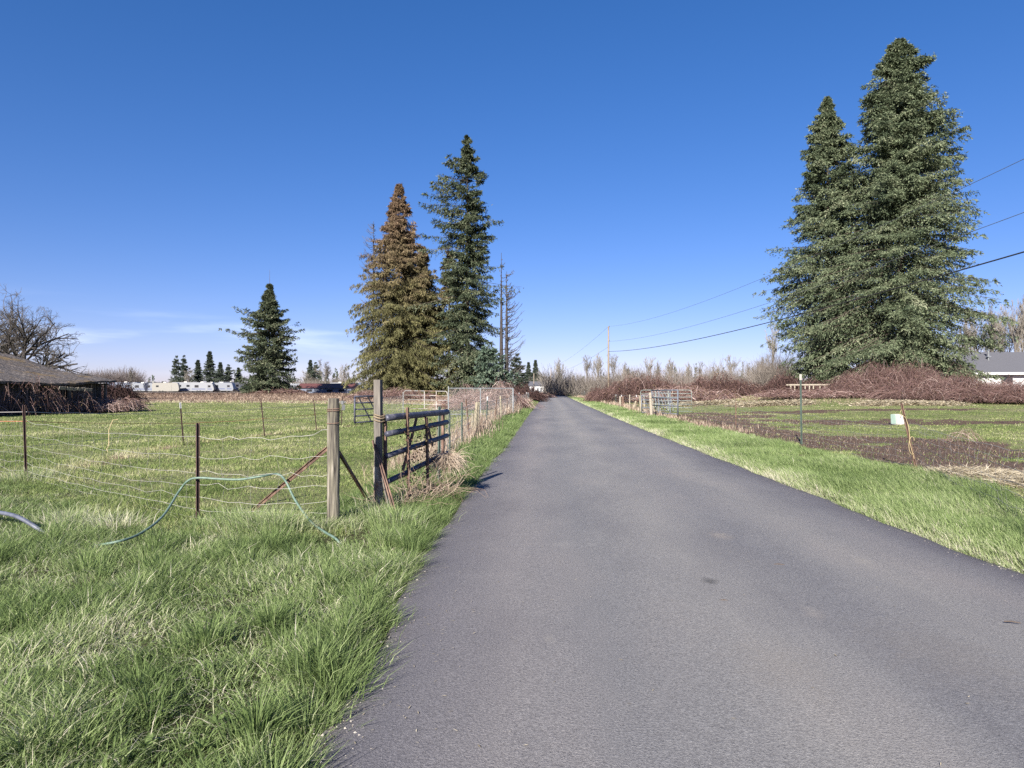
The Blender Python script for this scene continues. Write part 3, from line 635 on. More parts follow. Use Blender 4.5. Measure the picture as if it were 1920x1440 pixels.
# right pair of firs
p = GT(1553, 86)
gw, gf = conifer(101, hgt(1552, 184, 86), 6.3, 580, .04, 17, 9, (.33, .105), -.2, .45, .42, .2, pf(0, .8, .1, .85, .25, 1, .45, 1, .55, .85, .7, .62, .8, .36, .92, .17, 1, .02), lv=(.7, 1.1), hang=.3, bl=.32, lump=.42, hole=.38, jit=.5, whorl=.45, down=.15)
plant_tree('fir_tree', 'thin-topped dark fir, the shorter of the two big firs right of the road', 'fir tree', p, gw, gf, MT['bark'], MT['fir'])
p = GT(1690, 80)
gw, gf = conifer(102, hgt(1690, 78, 80), 9.2, 900, .04, 20, 9, (.32, .10), -.25, .45, .4, .2, pf(0, 1, .2, 1.0, .35, .86, .5, .66, .67, .53, .8, .43, .9, .27, .96, .14, 1, .03), lv=(.74, 1.06), hang=.3, bl=.29, lump=.36, hole=.38, jit=.5, hf=.9, whorl=.45, down=.15)
plant_tree('fir_tree', 'tallest and broadest dense fir, rising over the bramble heap right of the road', 'fir tree', p, gw, gf, MT['bark'], MT['fir'])
# tall ragged fir left of the road
def ragged(t, az, q): return np.where(q.random(len(t)) < .33, .45, 1.0)
p = GT(876, 108)
gw, gf = conifer(103, hgt(872, 258, 108), 5.9, 330, .05, 16, 9, (.40, .135), -.3, .4, .45, .32, pf(0, .5, .1, .8, .3, 1.1, .42, 1.15, .55, .9, .7, .85, .82, .7, .88, .5, .93, .22, .97, .12, 1, .02), lv=(.5, 1.15), hang=.4, bl=.3, lump=.62, miss=ragged, wood=.011, hole=.44, hf=.75, jit=.5, whorl=.9, down=.1)
plant_tree('fir_tree', 'tall ragged fir with tufted gappy branches, beside the rusty brown cedar', 'fir tree', p, gw, gf, MT['bark'], MT['darkfir'])
p = GT(915, 101)
gw, gf = conifer(104, hgt(915, 640, 101), 3.3, 130, .04, 9, 5, (.45, .15), -.1, .5, .3, .2, pf(0, 1, .3, .95, .6, .6, 1, .03), bl=.35, whorl=.45)
plant_tree('young_fir', 'small blue-green young fir under the tall ragged fir', 'fir tree', p, gw, gf, MT['bark'], MT['bluefir'])
# cedars
p = GT(748, 112)
gw, gf = conifer(105, hgt(750, 346, 112), 8.1, 680, .02, 16, 8, (.46, .095), -.15, .8, .42, .08, pf(0, .76, .1, .9, .28, 1, .4, .97, .5, .84, .6, .7, .71, .46, .82, .28, .92, .13, 1, .02), lv=(.72, 1.07), hang=.55, bl=.27, down=.6, lump=.25, hole=.33, whorl=.4, thin=.2)
plant_tree('cedar_tree', 'large cedar, olive below and rusty brown toward its pointed top', 'cedar tree', p, gw, gf, MT['bark'], MT['cedar'])
p = GT(792, 113)
gw, gf = conifer(106, hgt(790, 462, 113), 5.2, 360, .02, 14, 8, (.46, .095), -.15, .7, .4, .1, pf(0, .8, .2, 1, .45, .98, .7, .72, .85, .42, .95, .18, 1, .03), hang=.55, bl=.3, down=.6, lump=.4, hole=.38, whorl=.5, thin=.24)
plant_tree('cedar_tree', 'narrow brown-topped cedar pressed against the right flank of the large cedar', 'cedar tree', p, gw, gf, MT['bark'], MT['cedar'])
p = GT(842, 113)
gw, gf = conifer(107, hgt(842, 478, 116), 4.4, 230, .02, 11, 6, (.5, .14), -.2, .6, .5, .1, pf(0, 1, .3, 1, .55, .9, .8, .5, 1, .03), hang=.55, bl=.3, down=.55, lump=.6, hole=.42, thin=.2)
plant_tree('cedar_tree', 'thin shaded cedar in the gap between the brown cedar and the tall ragged fir', 'cedar tree', p, gw, gf, MT['bark'], MT['cedar'])
# dead snags: trunk with bare upcurved side branches
def snag(seed, h, L, n, t0, upc, r0, side=1):
    q = np.random.default_rng(seed); g = Geo(); b = Geo()
    zz = np.linspace(0, 1, 9); g.tube(np.stack([0 * zz, 0 * zz, zz * h], -1), np.maximum(r0 * (1 - zz), .03), 8, .3)
    t = q.uniform(t0, .98, n); az = q.uniform(0, 6.283, n); l = L * q.uniform(.15, 1.15, n) * (1.05 - t) ** .4 * (.55 + .45 * side * np.cos(az))
    s = np.linspace(0, 1, 6)[None]
    x = np.cos(az)[:, None] * s * l[:, None]; y = np.sin(az)[:, None] * s * l[:, None]; z = (t * h)[:, None] + l[:, None] * (-.25 * s + upc * s ** 2.2)
    P = np.stack([x, y, z], -1) + q.normal(0, .04, (n, 6, 3))
    b.tubes(P, .06 * np.linspace(1, .4, 6)[None], 3, q.uniform(.2, .8, n))
    st, d, l2, r2 = kids(q, P, np.full((n, 6), .035), 4, .3, 1, .4, 1.0, (.2, .4), l); pt, rd = grow(q, st, d, l2, r2, 4, .1, .1); b.tubes(pt, rd, 3, q.uniform(.2, .8, len(pt)))
    return g, b
for px, py, Y, L, n_, sd_, lab in ((940, 474, 106, 2.2, 90, 111, 'bare dead snag just right of the tall ragged fir, nearly branchless'), (950, 509, 105, 3.3, 260, 112, 'dead conifer with curved bare twigs, outermost beside the road'), (700, 415, 117, 3.8, 240, 113, 'dead leafless spire with upcurved twigs left of the cedar top')):
    p = GT(px, Y); gw, gf = snag(sd_, hgt(px, py, Y), L, n_, .12 if sd_ != 113 else .5, .75, .42 if sd_ != 113 else .25, -1 if sd_ == 113 else 1)
    plant_tree('dead_tree', lab, 'dead tree', p, gw, gf, MT['snag'], MT['snag'])
# lone fir at left with a dead top
p = GT(505, 150)
def mfir(t, az, q): return np.where((t > .46) & (t < .7) & (q.random(len(t)) < .28), 2.0, .9)
gw, gf = conifer(108, hgt(505, 506, 150), 8.7, 380, .02, 13, 7, (.52, .18), -.3, .35, .3, .3, pf(0, .95, .1, 1, .25, .98, .4, .8, .52, .55, .62, .36, .7, .2, .8, .1, .88, .03), hole=.38, jit=.5, hang=.3, bl=.3, lump=.4, miss=mfir, dead_top=.13, wood=.011)
plant_tree('fir_tree', 'lone fir with a bare dead spike on top, behind the left pasture', 'fir tree', p, gw, gf, MT['bark'], MT['darkfir'])

# ------------------------------------------------------------------ smaller conifers in the distance
gw, gf = conifer(120, 20, 4.6, 120, .04, 9, 5, (.8, .26), -.2, .4, .35, .15, pf(0, .9, .12, 1, .5, .62, .8, .26, 1, .02), lv=(.5, 1.15), bl=.3, whorl=.8)
fa = plant_tree('distant_fir', 'x', 'fir tree', (0, 0, 0), gw, gf, MT['bark'], MT['farfir'], 'firs behind the caravan park')
gw, gf = conifer(121, 20, 5.4, 95, .06, 9, 5, (.8, .28), -.2, .3, .35, .25, pf(0, .8, .2, 1, .5, .85, .8, .45, .93, .2, 1, .03), lv=(.45, 1.15), bl=.3, lump=.8, whorl=.9)
fb = plant_tree('distant_fir', 'x', 'fir tree', (0, 0, 0), gw, gf, MT['bark'], MT['farfir'], 'firs behind the caravan park')
first = {id(fa): True, id(fb): True}
def put(proto, px, py, Y, lab, rz=None, wide=1.0, group=None, base=20.0):
    p = GT(px, Y); s_ = hgt(px, py, Y) / base; rz = px * 1.7 if rz is None else rz
    if first.get(id(proto)):
        first[id(proto)] = False; o = proto; o.location = p; o.rotation_euler = (0, 0, rz); o.scale = (s_ * wide, s_ * wide, s_); o['label'] = lab
    else: o = dup(proto, p, rz, (s_ * wide, s_ * wide, s_), lab)
    if group: o['group'] = group
    return o
put(fa, 393, 660, 255, 'tallest pointed fir behind the white caravan with two dark windows', wide=1.1)
put(fb, 331, 668, 250, 'open-branched fir, leftmost of the clump behind the parked caravans', wide=.9)
put(fb, 345, 667, 262, 'blunt-topped fir tight against the open-branched fir behind the caravans', wide=.85)
put(fa, 371, 676, 262, 'short fir just left of the tallest fir behind the caravans', wide=1.2)
put(fa, 413, 680, 250, 'small fir just right of the tallest fir behind the caravans', wide=1.2)
put(fb, 428, 684, 262, 'low dark fir between the small fir and the lone spike-topped fir', wide=1.2)
put(fa, 447, 690, 268, 'low fir half hidden by the left boughs of the lone spike-topped fir', wide=1.3)
put(fa, 582, 676, 300, 'fir tip showing over the grey leafless trees right of the lone fir', wide=1.1, group='fir tips over the grey trees')
put(fb, 592, 680, 310, 'second, lower fir tip showing over the grey leafless trees right of the lone fir', wide=1.1, group='fir tips over the grey trees')
put(fb, 970, 664, 185, 'dark bushy conifer behind the dead conifer at the roadside', wide=1.35, group='conifers beyond the road end')
put(fa, 991, 680, 240, 'small pointed fir left of the taller roadside fir beyond the dead conifer', wide=1.0, group='conifers beyond the road end')
put(fa, 1004, 676, 240, 'pointed fir above the thin distant pole left of the road end', wide=1.0, group='conifers beyond the road end')
put(fa, 1178, 692, 260, 'tiny dark fir among bare trees right of the utility pole', wide=1.2, group='conifers beyond the road end')
# one far mass of forest along the horizon
g = Geo(); q = np.random.default_rng(130)
for k_ in range(420):
    Y = q.uniform(480, 620); px = q.uniform(-900, 2900); c0 = GT(px, Y); hh = q.uniform(9, 17) * (.75 + .5 * vnoise(px * .01, 0, 5)); nn = 46
    tt = q.random(nn) ** .8; aa = q.uniform(0, 6.283, nn); rr = (1 - tt) * hh * .2
    Q = c0 + np.stack([np.cos(aa) * rr * .4, np.sin(aa) * rr * .4, tt * hh], -1); dd = nrm(np.stack([np.cos(aa), np.sin(aa), -.5 + 0 * aa], -1))
    g.kites(Q, dd, nrm(np.cross(dd, q.normal(0, 1, dd.shape))), np.maximum(rr, .8) * 1.1, 2.2, q.random(nn))
kind(g.build('distant_forest', MT['farfir']), 'stuff')

# ------------------------------------------------------------------ bare trees
pro = []
for sd_, kw in ((201, dict(rmin=.0019, ang=(.2, .45), n=(14, 7, 6, 3), up=(.2, .14, .1))), (202, dict(rmin=.0019, ang=(.25, .55), n=(10, 6, 5, 3), up=(.16, .12, .08))), (203, dict(rmin=.0019, trunk=.2, ang=(.3, .7), n=(10, 6, 6, 3), up=(.12, .1, .06)))):
    gw, gf = bare(sd_, 14, **kw)
    t = plant_tree('bare_tree', 'x', 'bare tree', (0, 0, 0), gw, gf, MT['palebark'], MT['palebark']); first[id(t)] = True
    zmax = max(v.co.z for ch in t.children for v in ch.data.vertices); pro.append((t, zmax))
GRP = 'bare trees behind the bramble heaps'
for i_, (px, py, Y, k_, wd_, lab, grp) in enumerate((
    (1047, 668, 190, 0, .9, 'slim bare tree standing at the far end of the road', GRP),
    (1076, 700, 220, 2, 1.2, 'low brownish bare tree between the road-end tree and the utility pole', GRP),
    (1101, 664, 205, 1, 1.0, 'fan-shaped bare tree, first to the left of the utility pole', GRP),
    (1121, 660, 210, 0, 1.0, 'upright bare tree almost touching the left side of the utility pole', GRP),
    (1152, 663, 200, 1, 1.1, 'rounded bare tree directly right of the utility pole', GRP),
    (1172, 676, 220, 0, .9, 'thin bare tree beside the tiny dark fir', GRP),
    (1213, 667, 205, 1, 1.1, 'broad many-stemmed bare tree above the first bramble heap', GRP),
    (1234, 674, 225, 0, .8, 'narrow bare tree right of the broad many-stemmed one', GRP),
    (1256, 669, 205, 0, 1.1, 'bare tree over the dip between the two bramble heaps', GRP),
    (1290, 676, 215, 0, 1.0, 'left one of the close pair of bare trees over the second bramble heap', GRP),
    (1308, 677, 215, 1, .9, 'right one of the close pair of bare trees over the second bramble heap', GRP),
    (1340, 682, 190, 2, 1.0, 'short bushy bare tree left of the tall spreading one', GRP),
    (1375, 664, 170, 1, 1.2, 'tall spreading bare tree behind the right end of the second bramble heap', GRP),
    (1402, 674, 165, 2, 1.0, 'low tan bare tree in the gap before the right-hand firs', GRP),
    (1448, 606, 112, 1, .75, 'tall greyish bare tree against the left edge of the right-hand firs', GRP),
    (1428, 660, 110, 2, 1.0, 'shorter bushy bare tree at the foot of the greyish one by the firs', GRP),
    (1815, 585, 128, 0, .8, 'bare poplar closest to the right flank of the tallest fir', 'bare poplars behind the house'),
    (1838, 575, 135, 1, .8, 'bare poplar left of the roof vent pipe, behind the house', 'bare poplars behind the house'),
    (1857, 566, 130, 0, .8, 'bare poplar straight above the roof vent pipe', 'bare poplars behind the house'),
    (1878, 568, 138, 0, .85, 'bare poplar just right of the roof vent pipe, behind the house', 'bare poplars behind the house'),
    (1899, 558, 130, 1, .8, 'taller bare poplar between the vent pipe and the edge of the view', 'bare poplars behind the house'),
    (1921, 552, 134, 0, .85, 'tallest bare poplar, at the right edge of the view behind the house', 'bare poplars behind the house'),
    (575, 692, 185, 2, 1.2, 'low round grey bare tree next to the lone spike-topped fir', 'grey trees behind the pasture'),
    (612, 671, 180, 2, 1.25, 'widest round grey bare tree midway between lone fir and cedar', 'grey trees behind the pasture'),
    (645, 679, 190, 2, 1.1, 'grey bare tree partly hidden by the left side of the cedar', 'grey trees behind the pasture'),
    (246, 686, 190, 0, .9, 'slender pale bare tree standing alone behind the left end of the caravans', 'grey trees behind the pasture'),
    (352, 690, 235, 2, 1.2, 'brown leafless tree in front of the firs behind the caravans', 'grey trees behind the pasture'),
    (1018, 694, 215, 2, 1.1, 'brownish bare tree behind the far white house', GRP))):
    put(pro[k_][0], px, py, Y, lab, rz=i_ * 1.3, wide=wd_, group=grp, base=pro[k_][1])
# oaks behind the barn
for px, py, Y, sd_, lab in ((42, 556, 66, 211, 'dark spreading bare oak behind the barn roof'), (-30, 520, 74, 212, 'taller bare oak cut by the left edge of the view, behind the barn')):
    p = GT(px, Y); h_ = hgt(px, py, Y)
    gw, gf = bare(sd_, h_ * .92, .22, (.45, 1.05), (16, 7, 6, 5), (.04, .02, .0), .2, ((.7, 1.1), (.45, .7), (.35, .6), (.35, .6)), r0=.42, s0=.2)
    plant_tree('oak_tree', lab, 'oak tree', p, gw, gf, MT['oakbark'], MT['oakbark'], 'oaks behind the barn')
# scrubby bare bushes and undergrowth
def brushband(name, pxs, Y0, Y1, hmax, n, m, seed, lo=.4):
    q = np.random.default_rng(seed); g = Geo()
    px = q.uniform(*pxs, n); Y = q.uniform(Y0, Y1, n)
    b = np.array([GT(a, c_) for a, c_ in zip(px, Y)])
    hh = hmax * (lo + (1 - lo) * 1.4 * fbm(px * .03, Y * .02, seed)) * q.uniform(.3, 1.1, n)
    d = nrm(np.stack([q.normal(0, .4, n), q.normal(0, .4, n), np.ones(n)], -1)); b[:, 2] += hh * q.uniform(0, .4, n)
    pt, rd = grow(q, b, d, hh, np.full(n, .0002 * Y.mean()), 4, .2, .05, .4)
    g.tubes(pt, rd, 3, np.clip(.5 + .5 * (fbm(px * .04, Y * .01, seed + 4) - .5) + q.normal(0, .2, n), 0, 1))
    return kind(g.build(name, m), 'stuff')
brushband('undergrowth', (1024, 1475), 150, 230, 5.4, 13500, MT['brush'], 221)
brushband('undergrowth', (980, 1030), 238, 250, 6.0, 1500, MT['brush'], 229)
brushband('undergrowth', (540, 690), 212, 235, 4.5, 4500, MT['brush'], 222)
brushband('undergrowth', (100, 262), 232, 258, 8.0, 9000, MT['darkbrush'], 223, .6)
brushband('undergrowth', (240, 520), 236, 300, 4.0, 7000, MT['brush'], 224)
brushband('undergrowth', (1800, 2050), 105, 140, 6.0, 5000, MT['brush'], 226)
brushband('undergrowth', (1415, 1480), 84, 112, 5.0, 3500, MT['brush'], 227)
brushband('undergrowth', (170, 560), 158, 185, .45, 4000, MT['darkbrush'], 228)

# ------------------------------------------------------------------ bramble heaps
thicket('bramble_heap', 'dark brown bramble heap behind the grey gates, beside the utility pole', GT(1225, 78), 301, 6.6, 4, 2.5, 3600, 11000, r=.014, leaf=.14, tb=.42)
thicket('bramble_heap', 'lower bramble heap sloping off behind the utility pole toward the road', GT(1155, 84), 302, 3.6, 4, 1.8, 1200, 4000, r=.02, leaf=.14, tb=.4)
thicket('bramble_heap', 'long dark bramble heap left of the right-hand firs, above the straw', GT(1360, 76), 303, 4.6, 3.5, 2.1, 2800, 9000, r=.014, leaf=.14, tb=.38)
thicket('bramble_patch', 'reddish low bramble patch filling the dip between two dark heaps', GT(1290, 70), 304, 5.2, 4, 1.2, 1500, 6000, r=.018, leaf=.13, tb=.62)
thicket('bramble_heap', 'big pinkish brown bramble heap at the foot of the tallest fir', GT(1668, 64), 305, 6.0, 4, 2.3, 6500, 16000, r=.010, leaf=.085, tb=.5)
thicket('bramble_heap', 'low purplish bramble spread between wooden rail and fir', GT(1545, 62), 306, 6.2, 3.0, .6, 1500, 4000, r=.016, leaf=.1, tb=.55)
thicket('bramble_heap', 'reddish bramble hedge in front of the house wall', GT(1800, 57), 307, 6.6, 3.4, 1.45, 5500, 14000, r=.010, leaf=.08, tb=.5)
thicket('bramble_heap', 'bramble hedge at the right edge of the view, before the dark roof', GT(1935, 54), 308, 6.6, 3.4, 1.45, 5500, 14000, r=.010, leaf=.08, tb=.46)
thicket('bramble_heap', 'dark tangle under the left fir, behind the wooden rail', GT(1480, 76), 309, 3.6, 3, 1.6, 900, 3000, r=.02, leaf=.14, tb=.3)
thicket('bramble_heap', 'low brown brambles at the foot of the cedar', GT(735, 92), 310, 6.5, 3, 1.0, 1500, 5000, r=.02, leaf=.14, tb=.6)
thicket('bramble_heap', 'dead bramble mass behind the chain-link panel', GT(905, 52), 311, 3.6, 3, 1.6, 1800, 3500, r=.012, leaf=.08, tb=.66)
thicket('bramble_heap', 'dark low hedge past the chain-link panel, under the snags', GT(972, 88), 312, 3.4, 5, 1.7, 1500, 5000, r=.02, leaf=.15, tb=.12)
thicket('dark_shrub', 'small dark shrub closing the far end of the road', GT(1047, 172), 316, 1.9, 1.2, 1.3, 500, 2600, r=.03, leaf=.2, tb=.02)
thicket('bramble_heap', 'reddish weeds at the far left end of the road', GT(1003, 130), 313, 3.4, 8, .9, 900, 4000, r=.025, leaf=.18, tb=.62)
thicket('bramble_heap', 'dry shrub stems in the grass beside the leaning rusty post', G(1805, 835), 314, .45, .4, .42, 45, 30, r=.004, leaf=.03, tb=.6, arch=.4)
thicket('bramble_heap', 'low brown brambles under the lone spike-topped fir', GT(520, 146), 315, 7, 3, .9, 900, 4000, r=.03, leaf=.2, tb=.5)

# ------------------------------------------------------------------ old barn at left
BX, BY1, BZ = D(190, 716, 46)[0] + .5, 46.0, D(190, 716, 46)[2]
barn = thing('old_barn', 'low old barn with sagging mossy shingle roof and bramble-grown wall', 'barn', (BX, BY1, 0))
zf = lambda x, y: tz(x, y)
g = Geo()      # roof: a thick sagging sheet, both slopes
yy = np.linspace(16, BY1 + .5, 150); uu = np.linspace(0, 1, 60)
def roofz(u, y): return BZ + 2.0 * (1 - np.abs(2 * u - 1)) - .22 * np.sin(u * 2 * math.pi) ** 2 + .16 * (fbm(y * .5, u * 5, 3) - .5) - .12 * np.sin(y * .35) + .11 * (fbm(y * 3, u * 30, 6) - .5)
U, Yq = np.meshgrid(uu, yy); Xq = BX + .35 - U * 17.0 + .22 * (fbm(Yq * 2.6, U * 3, 15, 4) - .5)
Yq2 = Yq + .5 * (fbm(U * 30, Yq * .1, 8, 4) - .5) * (Yq > BY1)
top = np.stack([Xq, Yq2, roofz(U, Yq)], -1); bot = top - np.array([0, 0, .14])
nU, nY = len(uu), len(yy); i = np.arange(nU * nY).reshape(nY, nU); o = nU * nY
pol = [np.stack([i[:-1, :-1], i[1:, :-1], i[1:, 1:], i[:-1, 1:]], -1).reshape(-1, 4), o + np.stack([i[:-1, :-1], i[:-1, 1:], i[1:, 1:], i[1:, :-1]], -1).reshape(-1, 4)]
def rim(e): return np.stack([e[:-1], e[1:], e[1:] + o, e[:-1] + o], -1)
pol += [rim(i[0]), rim(i[-1][::-1]), rim(i[:, 0][::-1]), rim(i[:, -1])]
g.add(np.vstack([top.reshape(-1, 3), bot.reshape(-1, 3)]), pol)
g.build('roof', MT['barnroof'], barn)
g = Geo()      # plank wall on the road side and the far gable
q = np.random.default_rng(9)
for k_, y0 in enumerate(np.arange(16.5, BY1 - .3, .24)):
    if q.random() < .1: continue
    g.box((BX - .35 + q.normal(0, .012), y0 + .11, BZ / 2 - .02 + q.normal(0, .03)), (.03, .2, BZ - .28), tint=q.random())
for x0 in np.arange(BX - 16, BX - .5, .24):
    u = (BX + .35 - x0) / 17.0; zt = float(roofz(np.array(u), np.array(BY1))) - .25
    g.box((x0, BY1 - .28, zt / 2), (.2, .03, zt))
g.box((BX - 8, 16.5, 1), (15, .05, 2.2)); g.box((BX - 16, 31, 1), (.05, 29, 2.1))
g.build('wall', MT['darkwall'] if 'darkwall' in MT else surf('dark_barn_boards', [(.3, (.03, .027, .025)), (.7, (.11, .10, .095))], 3, (3, 3, .4), .95, bump=.4), barn)
for y0 in (35.6, 38.6, 42.2, BY1 - .25):
    g = Geo(); g.prism([(-.07, -.07), (.07, -.07), (.07, .07), (-.07, .07)], (BX - .05, y0, zf(BX, y0) - .1), (BX - .05, y0 + .03, BZ - .1), (1, 0, 0)); g.build('post', MT['greywood'], barn)
for y0 in np.arange(30.4, BY1, .9): g = Geo(); g.box((BX - .1, y0, BZ - .16), (.8, .06, .1)); g.build('rafter', MT['greywood'], barn)
g = Geo()
for k_ in range(9): g.box((BX + .72 + q.normal(0, .02), 40.4 + k_ * .34, BZ - .45 - .012 * k_ + q.normal(0, .012)), (.03, .3, .2), (q.normal(0, .08), .35, 0))
g.build('loose_shingle_strip', MT['palewood'], barn)
thicket('bramble_curtain', 'dead brambles hanging over the barn wall under the eave', (BX + .5, 40.2, zf(BX, 40)), 320, .6, 5.2, 1.75, 420, 4200, r=.009, leaf=.065, tb=.62, arch=.7, group='brambles round the barn')
thicket('bramble_curtain', 'dark brambles heaped along the near end of the barn wall', (BX + .1, 32.5, zf(BX, 33)), 321, .6, 4, 1.1, 260, 1200, r=.009, leaf=.08, tb=.6, arch=.6, group='brambles round the barn')
pb = (BX + .9, 45.6, zf(BX, 45))
thicket('brush_pile', 'pile of pale broken sticks and brambles at the far corner of the barn', pb, 322, 1.3, 2.4, 1.1, 700, 1500, r=.011, leaf=.09, tb=.72, arch=.7)
thicket('dark_bush', 'dark leafless bush just beyond the far corner of the barn', GT(203, 60), 323, 2.1, 3, 1.75, 1400, 5200, r=.02, leaf=.14, tb=.05)

# ------------------------------------------------------------------ house at right
HY = 90.0
hl, hr = D(1742, 700, HY)[0], D(1742, 700, HY)[0] + 26; hz = 1.0
ev, rg = D(1800, 699, HY)[2], D(1880, 660, HY + 4)[2]
house = thing('house', 'white single-storey house with dark shingle roof behind the brambles', 'house', (hl, HY, hz))
g = Geo(); g.box(((hl + hr) / 2, HY + 4.2, (ev + hz) / 2 - .1), (hr - hl - .8, 7.6, ev - hz)); g.build('wall', MT['white'], house)
g = Geo(); o = .15
xa, xb, ya, ym, yb = hl, hr, HY - .3, HY + 4.2, HY + 8.7; zr = rg
hipx = 6.2
V = [(xa, ya, ev), (xb, ya, ev), (xb, yb, ev), (xa, yb, ev), (xa + hipx, ym, zr), (xb - hipx, ym, zr)]
V = V + [(x, y, z - o) for x, y, z in V[:4]]
g.add(V, [[[0, 1, 5, 4], [2, 3, 4, 5], [7, 6, 8, 9][::1], [0, 6, 7, 1], [1, 7, 8, 2], [2, 8, 9, 3], [3, 9, 6, 0]], [[1, 2, 5], [3, 0, 4]]])
rf = g.build('roof', MT['shingle'], house)
g = Geo(); vx, vz = D(1857, 668, HY + 2)[0], D(1857, 668, HY + 2)[2]; g.tube([(vx, HY + 2.4, vz - .6), (vx, HY + 2.4, vz + 1.0)], .09, 8); g.box((vx, HY + 2.4, vz + 1.0), (.3, .3, .12)); g.box((vx, HY + 2.4, vz + .0), (.5, .5, .14), taper=.5)
g.build('vent_pipe', MT['galv'], rf)
g = Geo(); g.box(((hl + hr) / 2, HY - .36, ev - .1), (hr - hl + .1, .1, .3)); g.build('gutter', MT['white'], house)
for x0 in (hl + 1.2, hl + 9, hl + 15):
    g = Geo(); g.box((x0 + .7, HY + .36, ev - .95), (1.6, .09, 1.2)); wnd = g.build('window', MT['white'], house)
    g = Geo(); g.box((x0 + .7, HY + .31, ev - .95), (1.4, .04, 1.0)); g.build('pane', MT['glass'], wnd)

# ------------------------------------------------------------------ tiny buildings far off
def small_house(px, Y, wdt, dep, he, hrg, label, wm, rm, name='house', cat='house'):
    p = GT(px, Y); t = thing(name, label, cat, p)
    g = Geo(); g.box((p[0], p[1] + dep / 2, p[2] + he / 2), (wdt, dep, he)); g.build('wall', MT[wm], t)
    g = Geo(); a, b = wdt / 2 + .4, dep + .4; z0, z1 = p[2] + he, p[2] + hrg
    V = [(p[0] - a, p[1] - .4, z0), (p[0] + a, p[1] - .4, z0), (p[0] + a, p[1] + b, z0), (p[0] - a, p[1] + b, z0), (p[0] - a, p[1] + dep / 2, z1), (p[0] + a, p[1] + dep / 2, z1)]
    g.add(V, [[[0, 1, 5, 4], [2, 3, 4, 5], [0, 3, 2, 1]], [[1, 2, 5], [3, 0, 4]]]); g.build('roof', MT[rm], t)
    for dx in (-wdt * .28, wdt * .1, wdt * .32):
        g = Geo(); g.box((p[0] + dx, p[1] - .04, p[2] + he * .55), (wdt * .1, .08, he * .4)); g.build('window', MT['glass'], t)
small_house(1006, 225, 4.6, 6, 2.8, 4.3, 'small white house far off at the left of the road end', 'white', 'shingle')
small_house(608, 172, 14, 6, 1.4, 2.6, 'long low dark red roofed shed in front of the grey trees', 'bluegrey', 'redroof', 'storage_shed', 'shed')

# ------------------------------------------------------------------ caravans and motorhomes, far left
def rv_profile(L, H, r, slant=0, cab=0):
    z0 = .55
    pr = [(-L / 2, z0), (L / 2 - .3, z0), (L / 2, z0 + .5)]
    if cab: pr += [(L / 2, 1.5), (L / 2 - cab * .6, 2.1), (L / 2 - .2, 2.35), (L / 2 - .1, H - .5), (L / 2 - .6, H)]
    else: pr += [(L / 2 - slant * .3, H * .6), (L / 2 - slant, H - r), (L / 2 - slant - r, H)]
    pr += [(-L / 2 + r, H), (-L / 2, H - r)]
    return pr
def rv(name, label, L, H, slant, cab, bm, wins, stripe=True):
    t = thing(name, label, 'motorhome' if cab else 'caravan', (0, 0, 0), 'caravans parked in the lot at left')
    pr = rv_profile(L, H, .25, slant, cab); W = 2.4; n_ = len(pr)
    V = [(x, -W / 2, z) for x, z in pr] + [(x, W / 2, z) for x, z in pr]; j = np.arange(n_); k = (j + 1) % n_
    g = Geo(); g.add(V, [np.stack([j, j + n_, k + n_, k], -1), j[None], j[None, ::-1] + n_]); g.build('body', MT[bm], t)
    for wx, wz, ww, wh in wins:
        g = Geo(); g.box((wx, 0, wz), (ww, W + .04, wh)); g.build('window', MT['glass'], t)
    g = Geo(); g.box((-L / 2, 0, 1.95), (.05, 1.4, .7)); g.build('window', MT['glass'], t)
    if stripe:
        g = Geo(); g.box((-.15, 0, 1.12), (L - .8, W + .03, .22)); g.build('stripe', MT['stripe'], t)
    g = Geo(); g.box((L * .18, -W / 2 - .01, 1.55), (.62, .05, 1.8)); d_ = g.build('door', MT[bm], t)
    for wx in ((-L * .22, -L * .22 + .8) if not cab else (-L * .25, L * .33)):
        for sy in (-1, 1):
            g = Geo(); g.tube([(wx, sy * 1.0, .36), (wx, sy * 1.22, .36)], .36, 12); g.build('wheel', MT['rubber'], t)
    g = Geo(); g.box((-.4, 0, H + .12), (.9, .7, .24), taper=.85); g.build('roof_unit', MT['offwhite'], t)
    if not cab:
        g = Geo(); g.tube([(L / 2 - .1, -.5, .6), (L / 2 + 1.1, 0, .55)], .05, 6); g.tube([(L / 2 - .1, .5, .6), (L / 2 + 1.1, 0, .55)], .05, 6); g.build('hitch', MT['rubber'], t)
    return t
W1 = [(-1.6, 1.9, 1.1, .7), (1.9, 1.9, .7, .6)]
ra = rv('caravan', 'x', 6.4, 3.0, .5, 0, 'rvwhite', W1); rb = rv('caravan', 'x', 7.2, 3.0, .3, 0, 'rvcream', [(-2.2, 2.0, .7, .5)], False)
rc = rv('caravan', 'x', 6.6, 2.9, .4, 0, 'silver', W1); rd_ = rv('motorhome', 'x', 8.2, 3.2, 0, 1, 'rvwhite', [(-2, 2.1, 1.3, .6), (.6, 2.1, .9, .6), (3.6, 1.8, .6, .5)])
re_ = rv('motorhome', 'x', 7.6, 3.1, 0, 1, 'bluegrey', [(-2, 2.1, 1.6, .7), (.6, 2.1, .9, .6), (3.3, 1.8, .6, .5)])
for o_ in (ra, rb, rc, rd_, re_): first[id(o_)] = True
